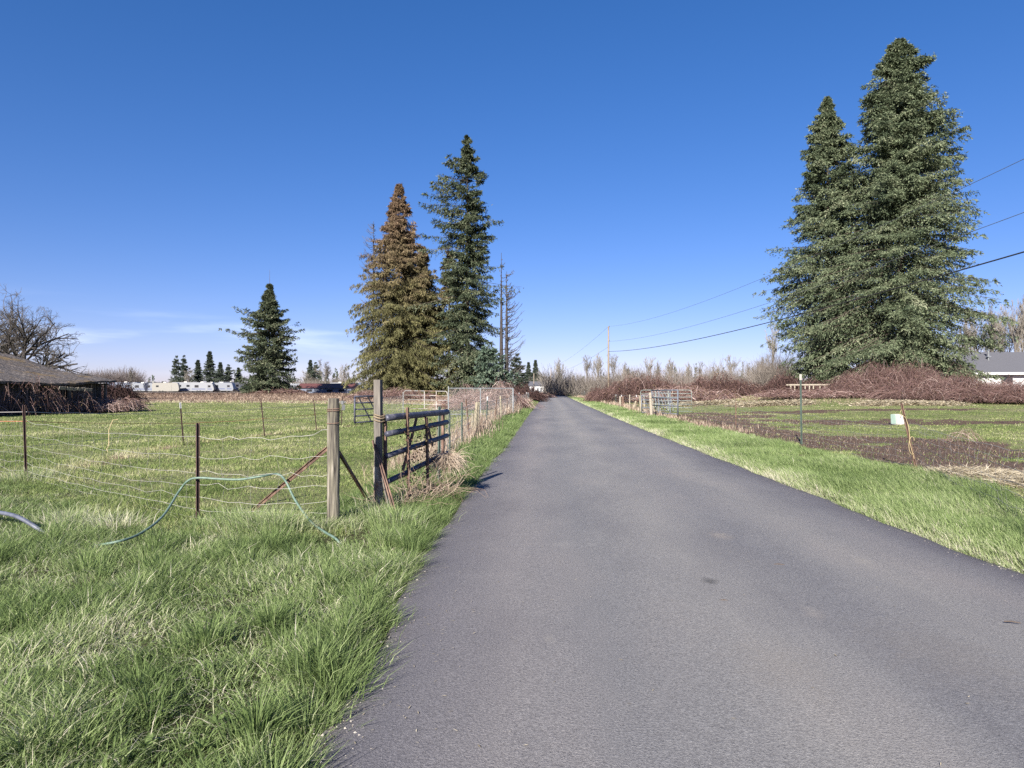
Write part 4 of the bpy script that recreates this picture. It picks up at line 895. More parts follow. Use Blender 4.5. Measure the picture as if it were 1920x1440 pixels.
for pr_, px, Y, rz, lab in (
    (ra, 205, 208, 12, 'white caravan roof showing just past the barn eave'),
    (re_, 239, 196, 8, 'blue-grey motorhome, first in the row beyond the dark bush'),
    (ra, 255, 199, 80, 'white caravan end-on, right of the blue-grey motorhome'),
    (rc, 271, 196, 5, 'silver caravan with a wide dark window, left of the white post'),
    (rd_, 291, 203, 70, 'white motorhome with its nose behind the cream caravan'),
    (rb, 312, 195, 20, 'large plain cream caravan with its long side lit'),
    (rd_, 351, 201, 12, 'long white and blue motorhome in the middle of the row'),
    (ra, 382, 193, 10, 'white caravan with two small dark windows'),
    (rc, 400, 197, 85, 'silver caravan seen end-on beside the two-window caravan'),
    (rc, 419, 196, 6, 'long silver caravan, second from the lone fir'),
    (rd_, 437, 200, 60, 'white motorhome, closest to the lone fir'),
    (ra, 330, 222, 0, 'white roofed caravan in the back row behind the cream caravan'),
    (rb, 365, 222, 5, 'cream roofed caravan in the back row behind the long motorhome'),
    (rb, 285, 220, 3, 'cream roofed caravan in the back row above the silver one'),
    (re_, 222, 205, 75, 'blue-grey motorhome end-on, half hidden by the dark bush'),
    (rc, 300, 222, 80, 'silver caravan end-on in the back row over the cream caravan'),
    (rd_, 345, 226, 85, 'white motorhome end-on in the back row above the long motorhome'),
    (ra, 408, 224, 0, 'white roofed caravan in the back row under the small fir'),
    (rb, 470, 210, 30, 'cream caravan seen through the lower boughs of the lone fir'),
    (rc, 548, 205, 10, 'silver caravan just right of the lone fir'),
    (re_, 672, 206, 20, 'blue-grey motorhome against the foot of the large cedar'),
    (ra, 640, 195, 15, 'white caravan under the grey trees, left of the cedar'),
    (rc, 655, 198, 70, 'grey caravan nearest the cedar, under the grey trees')):
    p = GT(px, Y)
    if first.get(id(pr_)): first[id(pr_)] = False; o_ = pr_; o_.location = p; o_.rotation_euler = (0, 0, R(rz)); o_['label'] = lab
    else: dup(pr_, p, R(rz), 1, lab)

# ------------------------------------------------------------------ fences: builders
TPROF = [(-.019, -.004), (.019, -.004), (.019, .004), (.004, .004), (.004, .034), (-.004, .034), (-.004, .004), (-.019, .004)]
def tpost(parent, p0, p1, mat='tpost', tipm=None, k=1.0, lugs=False, ref=(0, 1, 0), name='post'):
    p0, p1 = np.array(p0, float), np.array(p1, float); g = Geo(); g.prism(np.array(TPROF) * k, p0, p1, ref)
    if lugs:
        t = nrm(p1 - p0); u = nrm(np.cross(t, np.array(ref, float))); v = np.cross(t, u); n_ = int(np.linalg.norm(p1 - p0) / .055)
        for j in range(1, n_):
            c_ = p0 + t * j * .055 - v * .009 * k
            q_ = .007 * k; g.add(np.array([c_ - t * q_ - u * q_, c_ - t * q_ + u * q_, c_ + t * q_ + u * q_, c_ + t * q_ - u * q_, c_ - v * q_ * 1.6]), [[[0, 1, 2, 3]], [[0, 1, 4], [1, 2, 4], [2, 3, 4], [3, 0, 4]]])
    o = g.build(name, MT[mat], parent)
    if tipm:
        t = nrm(p1 - p0); g = Geo(); g.prism(np.array(TPROF) * k * 1.15, p1 - t * .16, p1 + t * .004, ref); g.build('painted_tip', MT[tipm], o)
    return o
def wood_round(parent, p0, p1, r, mat, name='post', seed=0, top=.92):
    q = np.random.default_rng(seed); s_ = np.linspace(0, 1, 14); pts = np.array(p0) + (np.array(p1) - np.array(p0)) * s_[:, None]
    pts[:, :2] += np.cumsum(q.normal(0, r * .03, (14, 2)), 0)
    rr = r * (1.05 - (1.05 - top) * s_) * (1 + q.normal(0, .02, 14)); rr[-1] *= .9
    g = Geo(); g.tube(pts, rr, 18); return g.build(name, MT[mat], parent, smooth=False)
def wire_run(g, a, b, r, sag=.03, seed=0, n=10, wob=.006):
    q = np.random.default_rng(seed); a, b = np.array(a), np.array(b); s_ = np.linspace(0, 1, n)[:, None]
    p = a + (b - a) * s_; p[:, 2:] -= sag * 4 * s_ * (1 - s_); p[1:-1] += q.normal(0, wob, (n - 2, 3)); g.tube(p, r, 4, cap=False); return p
def net(g, a0, a1, zs, r, dx, seed, sag=.03, stay_r=None):
    # woven field fence between two posts: level wires with sag, and upright stays
    q = np.random.default_rng(seed); rows = []
    for k_, z in enumerate(zs):
        z0, z1 = (z if np.isscalar(z) else z[0]), (z if np.isscalar(z) else z[1])
        rows.append(wire_run(g, (a0[0], a0[1], a0[2] + z0), (a1[0], a1[1], a1[2] + z1), r * (1.25 if k_ == 0 else 1), sag * (1 if k_ == 0 else q.uniform(.3, 1.2)), seed * 31 + k_, 14, .014))
    L = np.linalg.norm(np.array(a1) - np.array(a0)); n_ = max(2, int(L / dx))
    for s_ in np.linspace(0, 1, n_ + 1)[1:-1]:
        f = s_ * 13; j = min(12, int(f)); f -= j
        pts = np.array([rw[j] * (1 - f) + rw[j + 1] * f for rw in rows]); pts += q.normal(0, .02, pts.shape)
        g.tube(pts, stay_r or r * .5, 3, cap=False)

# front left fence: two steel posts, thick wooden end post with braces, wire net
FP = [np.array([*p[:2], tz(p[0], p[1])]) for p in FENCE_F]
ff = thing('wire_fence', 'sagging woven wire fence with steel posts across the left foreground', 'fence', FP[4])
tpost(ff, FP[1] - [0, 0, .1], FP[1] + [-.05, 0, 1.2], lugs=True); tpost(ff, FP[0] - [0, 0, .1], FP[0] + [0, 0, 1.25])
h50 = D(45, 760, FP[2][1])[2]; tpost(ff, FP[2] - [0, 0, .1], (D(45, 760, FP[2][1])[0], FP[2][1], h50), lugs=True)
h371 = D(371, 793, FP[3][1])[2]; tpost(ff, FP[3] - [0, 0, .1], (D(371, 793, FP[3][1])[0], FP[3][1], h371), lugs=True, k=1.15)
h625 = D(627, 747, FP[4][1])[2]
wp = wood_round(ff, FP[4] - [0, 0, .1], (D(627, 747, FP[4][1])[0], FP[4][1], h625), .069, 'mosswood', seed=4, top=.98)
pz = FP[4]
b0 = D(614, 838, pz[1] - .02); b1 = G(462, 968); tpost(ff, (b1[0], b1[1] - .0, tz(b1[0], b1[1]) - .05), b0, 'rust', lugs=True, ref=(0, 0, 1), name='brace', k=1.1)
b0 = D(637, 848, pz[1] + .08); b1 = G(692, 962); tpost(ff, (b1[0], b1[1] + .25, .0), b0, 'rust', ref=(1, 0, 0), name='brace', k=1.0)
g = Geo()
ZS = [(.99, .99), .73, .55, .41, .27, .13, .03]
net(g, FP[2], FP[3], ZS, .0022, .3, 71, .07); net(g, FP[1], FP[2], ZS, .0022, .3, 72, .06)
net(g, FP[3], FP[4], [(.99, 1.09), (.75, .82), (.57, .6), (.42, .45), (.28, .3), (.13, .15), .03], .0022, .3, 73, .06); net(g, FP[0], FP[1], ZS, .0022, .3, 74, .06)
g.build('wire_net', MT['wire'], ff)
g = Geo()
for zz_ in (1.36, 1.2, 1.34):
    a = np.linspace(0, 6.5, 22); g.tube(np.stack([pz[0] + np.cos(a) * .077, pz[1] + np.sin(a) * .077, zz_ + a * .004], -1), .0035, 4)
g.build('tie_wire', MT['rustwire'], ff)
ib = D(644, 764, pz[1]); g = Geo(); g.box((ib[0], ib[1], ib[2]), (.035, .035, .06), (0, .1, .3)); g.box((ib[0] - .01, ib[1], ib[2] + .055), (.03, .03, .04)); g.tube([(ib[0] - .05, ib[1], ib[2] + .06), (ib[0] + .03, ib[1], ib[2] + .06)], .006, 6); g.build('insulator', MT['insul'], ff)
# rope-like top line and the inner fence
IP = [FP[2], G(345, 838), G(497, 822), G(594, 810), G(640, 800)]; IP = [np.array([*p[:2], tz(p[0], p[1])]) for p in IP]
fi = thing('wire_fence', 'thin inner fence of slender steel posts crossing the left pasture', 'fence', IP[1])
for k_, (tx, ty, tm) in enumerate(((338, 755, 'white'), (489, 748, None), (588, 749, None))):
    e = D(tx, ty, IP[k_ + 1][1]); tpost(fi, IP[k_ + 1] - [0, 0, .1], e, tipm=tm)
e = D(655, 742, IP[4][1]); tpost(fi, IP[4] - [0, 0, .1], IP[4] + [.05, 0, 1.25])
g = Geo()
hts = [1.02, .92, .95, .95, .9]
for k_ in range(4): wire_run(g, IP[k_] + [0, 0, hts[k_] + (.12 if k_ == 0 else 0)], IP[k_ + 1] + [0, 0, hts[k_ + 1]], .006 if k_ == 0 else .005, .04, 80 + k_); wire_run(g, IP[k_] + [0, 0, .55], IP[k_ + 1] + [0, 0, .5], .0035, .04, 85 + k_)
q0 = GT(-300, 14.5); wire_run(g, q0 + [0, 0, 1.2], IP[0] + [0, 0, 1.14], .006, .04, 79)
g.build('wire', MT['wire'], fi)
g = Geo(); wire_run(g, q0 + [0, 0, .98], IP[0] + [0, 0, .98], .004, .02, 90)
hz_ = [.98, .62, .6, .6, .62]
for k_ in range(4): wire_run(g, IP[k_] + [0, 0, hz_[k_]], IP[k_ + 1] + [0, 0, hz_[k_ + 1]], .005, .02, 91 + k_)
g.build('electric_twine', MT['orange'], fi)
g = Geo(); a0 = D(212, 787, 11); g.tube([D(221, 787, 11), a0, D(204, 806, 10.9), D(204, 835, 10.6), D(200, 842, 10.5), D(202, 847, 10.5)], .0055, 5)
tag(g.build('twine', MT['twine'], origin=a0), 'yellow baling twine dangling from the wire right of the left steel post', 'twine')

# green hose looped over the fence, and a grey pipe end
def spline(P, n=60):
    P = np.array(P, float); P = np.vstack([2 * P[0] - P[1], P, 2 * P[-1] - P[-2]]); out = []
    for k_ in range(1, len(P) - 2):
        t = np.linspace(0, 1, n // (len(P) - 3), endpoint=False)[:, None]; a, b, c_, d = P[k_ - 1:k_ + 3]
        out.append(.5 * (2 * b + (c_ - a) * t + (2 * a - 5 * b + 4 * c_ - d) * t ** 2 + (3 * b - 3 * c_ + d - a) * t ** 3))
    return np.vstack(out + [P[-2][None]])
yf = FP[3][1] - .08
hp = [G(150, 1030) + [0, 0, .02], D(214, 1017, 6.35), D(262, 1001, 6.65), D(305, 968, 7.2), D(335, 922, yf), D(352, 902, yf), D(371, 896, yf), D(410, 898, yf), D(450, 899, yf), D(490, 893, yf), D(520, 889, 7.85), D(536, 903, 7.75), D(553, 937, 7.65), D(580, 975, 7.4), D(605, 995, 7.05), D(628, 1009, 6.75), D(640, 1022, 6.7)]
g = Geo(); g.tube(spline(hp, 120), .013, 8); tag(g.build('garden_hose', MT['hose'], origin=hp[6], smooth=True), 'pale green garden hose looped over the wire fence', 'hose')
pp = [D(-90, 948, 7.3), D(-30, 955, 7.2), D(0, 961, 7.1), D(30, 968, 7.0), D(60, 984, 6.95), D(100, 1012, 6.9)]
g = Geo(); g.tube(spline(pp, 40), .022, 10, cap=False); g.tube(spline(pp, 40), .018, 10, cap=False); tag(g.build('pipe', MT['polypipe'], origin=pp[2], smooth=True), 'curved blue-grey plastic pipe rising from the grass at the left edge', 'pipe')

# square timber post and the dark steel gate
SP0 = G(710, 966); SP0[2] = tz(SP0[0], SP0[1]); spz = D(708, 712, SP0[1])[2]
sq = thing('gate_post', 'square weathered timber gate post with peeling paint at its foot', 'post', SP0)
ang = -.14
def sqprof(a): c_, s_ = math.cos(ang), math.sin(ang); return [(x * c_ - y * s_, x * s_ + y * c_) for x, y in [(-a, -a), (a, -a), (a, a), (-a, a)]]
g = Geo(); g.prism(sqprof(.043), SP0 - [0, 0, .1], (SP0[0] - .01, SP0[1], spz), (1, 0, 0)); g.build('timber', MT['greywood'], sq)
g = Geo(); g.prism(sqprof(.0455), SP0 - [0, 0, .05], (SP0[0] - .005, SP0[1], .62), (1, 0, 0))
g.build('peeling_paint', surf('peeling_paint', [(.35, (.17, .10, .07)), (.5, (.28, .23, .19)), (.58, (.42, .39, .35)), (.66, (.16, .14, .12))], 5, (3, 3, .8), .85, bump=.4), sq)
g = Geo()
for zz_, rr_ in ((1.24, .012), (1.27, .009), (1.2, .008)):
    a = np.linspace(0, 6.6, 20); g.tube(np.stack([SP0[0] + np.cos(a) * (.066 + .008 * np.sin(3 * a)), SP0[1] + np.sin(a) * .066, zz_ + .012 * np.sin(2 * a)], -1), rr_, 5)
g.build('rope_tie', flat('old_rope', (.2, .155, .105), .9), sq)
GA = np.array([SP0[0] + .1, SP0[1] + .02, 0]); GB = D(838, 772, 10.55); GB[2] = 0
dirg = nrm(GB - GA)
gt = thing('farm_gate', 'dark blue-grey steel gate with thick dented rails beside the road', 'gate', GA)
for z0, z1, r_, s0 in ((1.235, 1.25, .044, 0), (1.03, 1.09, .038, 0), (.75, .88, .036, 0), (.42, .61, .036, .0)):
    g = Geo(); s_ = np.linspace(s0, 1, 9)[:, None]; P_ = GA + (GB - GA) * s_; P_[:, 2:] = z0 + (z1 - z0) * s_; P_[1:-1] += np.random.default_rng(int(z0 * 100)).normal(0, .0025, (7, 3)); g.tube(P_, r_, 12); g.build('rail', MT['gatesteel'], gt, smooth=True)
def gp(s_, z): p_ = GA + (GB - GA) * s_; p_[2] = z; return p_
nrmg = np.array([dirg[1], -dirg[0], 0])
for s_, z0, z1 in ((.02, .3, 1.25), (.975, .45, 1.27)):
    g = Geo(); g.prism([(-.02, -.02), (.02, -.02), (.02, .02), (-.02, .02)], gp(s_, z0) + nrmg * -.045, gp(s_, z1) + nrmg * -.045, dirg); g.build('upright', MT['rust'], gt)
for (s0, z0), (s1, z1) in (((.50, 1.2), (.28, .5)), ((.64, 1.22), (.78, .75))):
    g = Geo(); g.prism([(-.032, -.006), (.032, -.006), (.032, .006), (-.032, .006)], gp(s1, z1) - nrmg * .05, gp(s0, z0) - nrmg * .05, nrmg); g.build('strap', MT['rust'], gt)
g = Geo(); g.box(gp(1.0, 1.24), (.05, .05, .05)); g.tube([gp(.98, 1.24), gp(1.04, 1.24)], .015, 6); g.tube([gp(.98, .88), gp(1.04, .88)], .015, 6); g.build('hinge', MT['rust'], gt)
# steel posts standing in front of and leaning on the gate
def pole_at(px0, py0, px1, py1, Y0, Y1=None, **k): return D(px0, py0, Y0), D(px1, py1, Y1 or Y0)
rp = []
for (b_, t_, lab, m_) in ((gp(.26, 0) + nrmg * .08, gp(.235, 1.36) + nrmg * .07, 'rusty steel post upright against the road side of the dark gate', 'rust'), (gp(.58, 0) + nrmg * .07, gp(.56, 1.2) + nrmg * .06, 'thin rusty stake against the middle of the dark gate', 'rust')):
    o_ = thing('steel_post', lab, 'post', b_); tpost(o_, b_ - [0, 0, .1], t_, m_, lugs=True, ref=nrmg, name='stake')
for (bx, by, tx, ty, Yb, Yt, lab, m_) in ((748, 985, 700, 826, 8.2, 8.55, 'rusty steel post leaning on the square gate post', 'rust'), (737, 978, 703, 832, 8.35, 8.6, 'second leaning post, pale and grey-brown, behind the rusty leaning one', 'greywood')):
    b_ = D(bx, by, Yb); t_ = D(tx, ty, Yt); o_ = thing('steel_post', lab, 'post', b_); tpost(o_, b_, t_, m_, lugs=True, ref=(0, 1, 0), name='stake', k=1.2)
# the clump of dead grass hung on the gate, dead vines under it
pcl = gp(.78, .45) + nrmg * .2
t = thing('dead_grass_clump', 'shaggy grey clump of dead grass caught on the lower gate rail', 'dead plant', pcl - [0, 0, .4])
g = Geo(); n = 750; q = np.random.default_rng(5); a = q.uniform(0, 6.283, n); b = q.uniform(0, 1, n)
st = pcl + np.stack([np.cos(a) * .13 * b, np.sin(a) * .2 * b, .1 + q.normal(0, .05, n)], -1); d = nrm(np.stack([np.cos(a) * .8, np.sin(a) * .8, q.uniform(-.2, 1, n)], -1))
pt, rd = grow(q, st, d, q.uniform(.12, .34, n), np.full(n, .003), 5, .25, -.42, .4); g.tubes(pt, rd, 3, q.beta(2.6, 1.1, n)); g.build('stems', MT['weed'], t)
t = thing('dead_vine', 'tangled dead vines and brambles at the foot of the dark gate', 'dead plant', gp(.25, 0))
g = Geo(); n = 360; c0 = np.array([gp(s_, 0) + nrmg * f for s_, f in zip(q.uniform(-.05, .75, n), np.clip(q.normal(.1, .12, n), -.15, .34))]); c0[:, 2] = .03
d = nrm(np.stack([q.normal(0, .6, n), q.normal(0, .6, n), np.ones(n)], -1)); pt, rd = grow(q, c0, d, q.uniform(.3, .85, n), np.full(n, .0035), 7, .35, -.10, .4); g.tubes(pt, rd, 3, np.clip(q.beta(1.7, 1.9, n), 0, 1)); 
st, d, l2, r2 = kids(q, pt[:60], rd[:60], 3, .4, 1, .5, 1.2, (.3, .6), np.full(60, .35)); p2, r3 = grow(q, st, d, l2, np.full(len(st), .002), 4, .3, -.1); g.tubes(p2, r3, 3, .5); g.build('stems', MT['weed'], t)
g = Geo(); n = 260; s_ = q.random(n); Q = np.array([gp(a, b) for a, b in zip(q.uniform(.15, .7, n), q.uniform(.35, 1.1, n))]) + nrmg * .06 + q.normal(0, .03, (n, 3)); d = nrm(q.normal(0, 1, (n, 3))); g.kites(Q, d, nrm(np.cross(d, q.normal(0, 1, (n, 3)))), .035, .028, q.random(n)); g.build('leaves', MT['deadleaf'], t)

# roadside fence, left, from the gate to far up the road
def road_fence(name, label, side, off, y0, y1, seed, hgt_, posts, zs, dx):
    q = np.random.default_rng(seed); P = []
    for y in posts:
        x = (xl(y) - off(y)) if side < 0 else (xr(y) + off(y)); P.append(np.array([x, y, tz(x, y)]))
    t = thing(name, label, 'fence', P[0]); g = Geo()
    for k_, p in enumerate(P):
        hh = hgt_ * q.uniform(.85, 1.12); lean = q.normal(0, .04, 2)
        if q.random() < (.1 if side < 0 else .4): wood_round(t, p - [0, 0, .1], p + [lean[0], lean[1], hh], .055, 'oldwood' if side < 0 else 'palewood', seed=k_)
        else: tpost(t, p - [0, 0, .1], p + [lean[0], lean[1], hh], 'rust' if q.random() < .6 else 'greenpost', tipm='white' if q.random() < .35 else None, k=1.2)
        if k_: net(g, P[k_ - 1], p, zs, .0035 + .00006 * p[1], dx * (1 + p[1] / 60), seed + k_, .03)
    g.build('wire_net', MT['wire'], t); return t
ysl = [10.75, 13.0, 15.6, 18.2, 20.5, 23.6, 27, 31, 35, 39.6, 44, 47, 51, 56, 60, 66, 73, 80, 88, 98, 110, 124, 140]
road_fence('wire_fence', 'weed-grown wire fence along the left road edge beyond the dark gate', -1, lambda y: np.interp(y, [10, 14, 24, 40, 140], [.32, .95, 1.25, 1.1, 1.1]), 10, 140, 501, 1.15, ysl, [1.05, .9, .72, .54, .36, .18], .17)
wpst = thing('fence_post', 'split pale wooden post standing among weeds left of the road', 'post', (G(888, 822)[0], G(888, 822)[1], 0)); q0 = G(888, 822); wood_round(wpst, (q0[0], q0[1], -.1), D(895, 754, q0[1]), .07, 'oldwood', 'timber', 77, .8); wood_round(wpst, (q0[0] - .09, q0[1], -.1), D(886, 775, q0[1]), .05, 'oldwood', 'timber', 78, .8)
# chain-link panel
CA, CB = D(841, 728, 40), D(962, 728, 41); cz = CA[2]; CA[2] = CB[2] = 0; cm = CA + (CB - CA) * .49
ch = thing('chain_link_panel', 'chain-link panel on galvanised frame beside the left road fence', 'fence', CA)
for p, nm_, r_ in ((CA, 'post', .032), (cm, 'post', .032), (CB, 'post', .045)):
    g = Geo(); g.tube([p - [0, 0, .1], p + [0, 0, cz + (.12 if p is CA else 0)]], r_, 8); g.build(nm_, MT['galv'], ch)
for z in (cz, .12):
    g = Geo(); g.tube([CA + [0, 0, z], CB + [0, 0, z]], .028, 8); g.build('rail', MT['galv'], ch)
g = Geo(); L = np.linalg.norm(CB - CA); dr = (CB - CA) / L; Hc = cz - .14
wires = []
for c_ in np.arange(-Hc, L, .085):
    for sg in (0, 1):
        a0, a1 = max(c_, 0), min(c_ + Hc, L)
        if a1 - a0 < .02: continue
        z0, z1 = a0 - c_, a1 - c_
        if sg: z0, z1 = Hc - z0, Hc - z1
        wires.append([CA + dr * a0 + [0, .012 * sg, .13 + z0], CA + dr * a1 + [0, .012 * sg, .13 + z1]])
g.tubes(np.array(wires), .0035, 3); g.build('chain_link', MT['wire'], ch)
# galvanised gate inside, and dark gate behind the square post
def tube_gate(name, label, A, B, h, zb, nr, mat, r=.022, ups=(.5,), rnd=True, diag=(), lean=(0, 0)):
    A, B = np.array(A, float), np.array(B, float); A[2] = tz(A[0], A[1]); B[2] = tz(B[0], B[1])
    t = thing(name, label, 'gate', A)
    def at(s_, z): p_ = A + (B - A) * s_; f = (z) / h; return p_ + [lean[0] * f, lean[1] * f, z]
    L = np.linalg.norm(B - A); c_ = .16 / L if rnd else 0.0
    g = Geo(); fr = [at(0, zb), at(0, h - (.16 if rnd else 0))] + ([at(c_ * .3, h - .05)] if rnd else []) + [at(c_, h), at(1 - c_, h)] + ([at(1 - c_ * .3, h - .05)] if rnd else []) + [at(1, h - (.16 if rnd else 0)), at(1, zb)]
    if rnd: g.tube(fr, r * 1.15, 8); 
    else:
        g.tube([at(0, zb - .05), at(0, h)], r * 1.2, 8); g.tube([at(1, zb - .05), at(1, h)], r * 1.2, 8); g.tube([at(0, h), at(1, h)], r * 1.1, 8)
    g.build('frame', MT[mat], t, smooth=True)
    for k_ in range(nr):
        z = zb + (h - zb) * k_ / nr; g = Geo(); g.tube([at(0, z), at(1, z)], r, 8); g.build('rail', MT[mat], t, smooth=True)
    for u_ in ups: g = Geo(); g.box((at(u_, (h + zb) / 2)), (.05, .012, h - zb)); g.build('upright', MT[mat], t)
    for a, b in diag: g = Geo(); g.tube([at(a, h), at(b, zb)], r * .9, 8); g.build('brace', MT[mat], t)
    return t
tube_gate('farm_gate', 'light rust-streaked tube gate with rounded corners, left of the chain-link panel', D(757, 768, 45), D(839, 770, 43.5), 1.42, .25, 4, 'rustgalv', .026, (.48, .75))
tube_gate('farm_gate', 'dark gate with slanting braces standing open behind the square timber post', G(665, 800), D(716, 790, 30.5), 1.24, .12, 4, 'gatesteel', .035, (), False, ((.12, .6), (.45, .98)))
gm_ = thing('wire_fence', 'short net fence between the dark open gate and the light tube gate', 'fence', GT(716, 30.5)); g = Geo(); a_ = GT(716, 31); b_ = GT(756, 44.5); net(g, a_, b_, [1.15, 1.0, .85, .7, .5, .3, .1], .0045, .2, 99, .02); g.build('wire_net', MT['wire'], gm_); tpost(gm_, b_ - [0, 0, .1], b_ + [0, 0, 1.35], 'galv', k=1.3)

# right-hand fence
RP = [G(1990, 1075), G(1946, 1005), G(1720, 886), G(1503, 836), G(1380, 806), G(1276, 779)]; RP = [np.array([*p[:2], tz(p[0], p[1])]) for p in RP]
fr = thing('wire_fence', 'low woven wire fence in front of the muddy paddock, right of the road', 'fence', RP[3])
tpost(fr, RP[3] - [0, 0, .1], D(1501, 702, RP[3][1]), 'greenpost', 'offwhite', k=1.3, lugs=True)
tpost(fr, RP[2] - [0, 0, .1], D(1690, 756, RP[2][1]), 'rust', k=1.25, lugs=True)
tpost(fr, RP[1] - [0, 0, .1], RP[1] + [.04, 0, .95], 'rust', k=.7); tpost(fr, RP[4] - [0, 0, .1], RP[4] + [0, .02, 1.0], 'rust')
tpost(fr, RP[0] - [0, 0, .1], RP[0] + [.04, 0, 1.2], 'rust')
g = Geo()
for k_ in range(5): net(g, RP[k_], RP[k_ + 1], [.86, .74, .6, .46, .32, .18, .06], .0024 + .0002 * k_, .2 + .03 * k_, 600 + k_, .06)
g.build('wire_net', MT['wire'], fr)
g = Geo(); q = np.random.default_rng(12); c0 = RP[2]; a = np.linspace(0, 5.5, 16)
g.tube(np.stack([c0[0] - .13 + .05 * np.cos(a) , c0[1] - .05 + 0 * a, .62 + .12 * np.sin(a) - .03 * a], -1), .004, 5)
g.tube([D(1690, 768, c0[1] - .05), D(1687, 775, c0[1] - .05), D(1698, 783, c0[1] - .05), D(1704, 800, c0[1] - .06), D(1706, 830, c0[1] - .06), D(1714, 860, c0[1] - .06)], .004, 5)
tag(g.build('twine', MT['twine'], origin=c0 + np.array([0, 0, .5])), 'loop of tan baling twine tied to the leaning rusty post', 'twine')
# far right road fence past the gates
yr_ = [47, 51, 55, 60, 66, 72, 80, 88, 96, 106, 118, 132, 148]
road_fence('wire_fence', 'far wire fence with pale posts along the right road edge', 1, lambda y: np.interp(y, [40, 80, 150], [3.4, 3.2, 2.8]), 45, 150, 520, 1.1, yr_, [1.0, .75, .5, .25], .6)
# stacked gates right of the road
tube_gate('farm_gate', 'green-grey tube gate, widest of the gates right of the road', D(1201, 778, 44.5), D(1297, 776, 43), 1.5, .18, 6, 'greengalv', .018, (.3, .55), True)
tube_gate('farm_gate', 'blue-grey gate with flat rails propped in front of the wider tube gate', D(1222, 782, 41.5), D(1271, 784, 38.5), 1.48, .15, 3, 'bluegalv', .035, (.28, .72), False)
tube_gate('farm_gate', 'short blue gate leaning at the left end of the gate stack', D(1203, 778, 42.4), D(1222, 780, 42.6), 1.2, .15, 4, 'bluegalv', .024, (), False, ((.1, .9),))
# curved feed panel bars seen through the stacked gates
t = thing('feed_panel', 'panel of pale curved bars stacked behind the blue-grey flat-railed gate', 'panel', GT(1245, 43.2)); A_ = GT(1232, 43.2); B_ = GT(1262, 42.0)
for k_ in range(6):
    s_ = k_ / 5; b_ = A_ + (B_ - A_) * s_; g = Geo(); v_ = np.linspace(0, 1, 8)[:, None]; g.tube(b_ + np.hstack([.32 * np.maximum(v_ - .0, 0) ** 2 * -1, 0 * v_, .2 + 1.15 * v_]), .022, 6); g.build('bar', MT['dullgalv'], t)
for z in (.2, .75, 1.35): g = Geo(); sft = -.32 * ((z - .2) / 1.15) ** 2; g.tube([A_ + [sft, .03, z], B_ + [sft, .03, z]], .018, 6); g.build('rail', MT['dullgalv'], t)
for px, py, tpx, tpy, lab, m_ in ((1222, 783, 1219, 736, 'tan wooden post behind the left edge of the flat-railed gate', 'palewood'), (1187, 768, 1192, 752, 'short dark leaning post left of the gate stack', 'oldwood'), (1203, 777, 1200, 742, 'grey wooden post at the left end of the gate stack', 'oldwood'), (1163, 764, 1163, 743, 'pale wooden post, left one of the close pair by the road', 'palewood'), (1169, 765, 1168, 743, 'dark wooden post, right one of the close pair by the road', 'rust')):
    b_ = G(px, py); b_[2] = tz(b_[0], b_[1]); o_ = thing('fence_post', lab, 'post', b_); e = D(tpx, tpy, b_[1]); 
    wood_round(o_, b_ - [0, 0, .1], e, .085, m_, 'timber', px)
    g = Geo(); a = np.linspace(0, 6.4, 14); zz_ = b_[2] + .75 * (e[2] - b_[2]); c_ = b_ + (e - b_) * .75; g.tube(np.stack([c_[0] + np.cos(a) * .09, c_[1] + np.sin(a) * .09, zz_ + 0 * a], -1), .008, 4); g.build('tie_wire', MT['rustwire'], o_)

# pale tub, wooden rail
q0 = np.array([D(1684, 778, 31)[0], 31, 0.]); q0[2] = tz(q0[0], q0[1])
t = thing('plastic_tub', 'cracked white square plastic tub with pale green side in the paddock', 'tub', q0)
def tub(wd_, h_, th): 
    V = []; 
    for z, k_ in ((0, .97), (h_, 1.0)): V += [(-wd_ * k_, -wd_ * k_, z), (wd_ * k_, -wd_ * k_, z), (wd_ * k_, wd_ * k_, z), (-wd_ * k_, wd_ * k_, z)]
    for z, k_ in ((h_, 1 - th / wd_), (.04, .94 - th / wd_)): V += [(-wd_ * k_, -wd_ * k_, z), (wd_ * k_, -wd_ * k_, z), (wd_ * k_, wd_ * k_, z), (-wd_ * k_, wd_ * k_, z)]
    return np.array(V), [[[0, 1, 5, 4], [1, 2, 6, 5], [2, 3, 7, 6], [3, 0, 4, 7], [4, 5, 9, 8], [5, 6, 10, 9], [6, 7, 11, 10], [7, 4, 8, 11], [8, 9, 13, 12], [9, 10, 14, 13], [10, 11, 15, 14], [11, 8, 12, 15], [3, 2, 1, 0], [12, 13, 14, 15]]]
V, PL = tub(.17, .46, .015); V[5, 2] -= .07; V[9, 2] -= .07; cr, sr = math.cos(.25), math.sin(.25); V = V @ np.array([[cr, sr, 0], [-sr, cr, 0], [0, 0, 1]]); g = Geo(); g.add(V + q0, PL); g.build('shell', MT['tubwhite'], t)
g = Geo(); g.box(q0 + np.array([-.185, .03, .24]), (.02, .3, .42), (0, -.04, .25)); g.build('side_panel', MT['tubgreen'], t)
g = Geo(); g.box(q0 + np.array([.02, -.195, .36]), (.02, .012, .14), (0, .3, .25)); g.box(q0 + np.array([-.07, -.175, .42]), (.1, .012, .03), (0, .3, .25)); g.build('crack', MT['rubber'], t)
A_, B_ = GT(1490, 72), GT(1546, 70)
t = thing('wooden_rail', 'pale timber frame of rails and short posts under the left fir', 'rail', A_); zt = A_[2] + 1.05
dv = B_ - A_
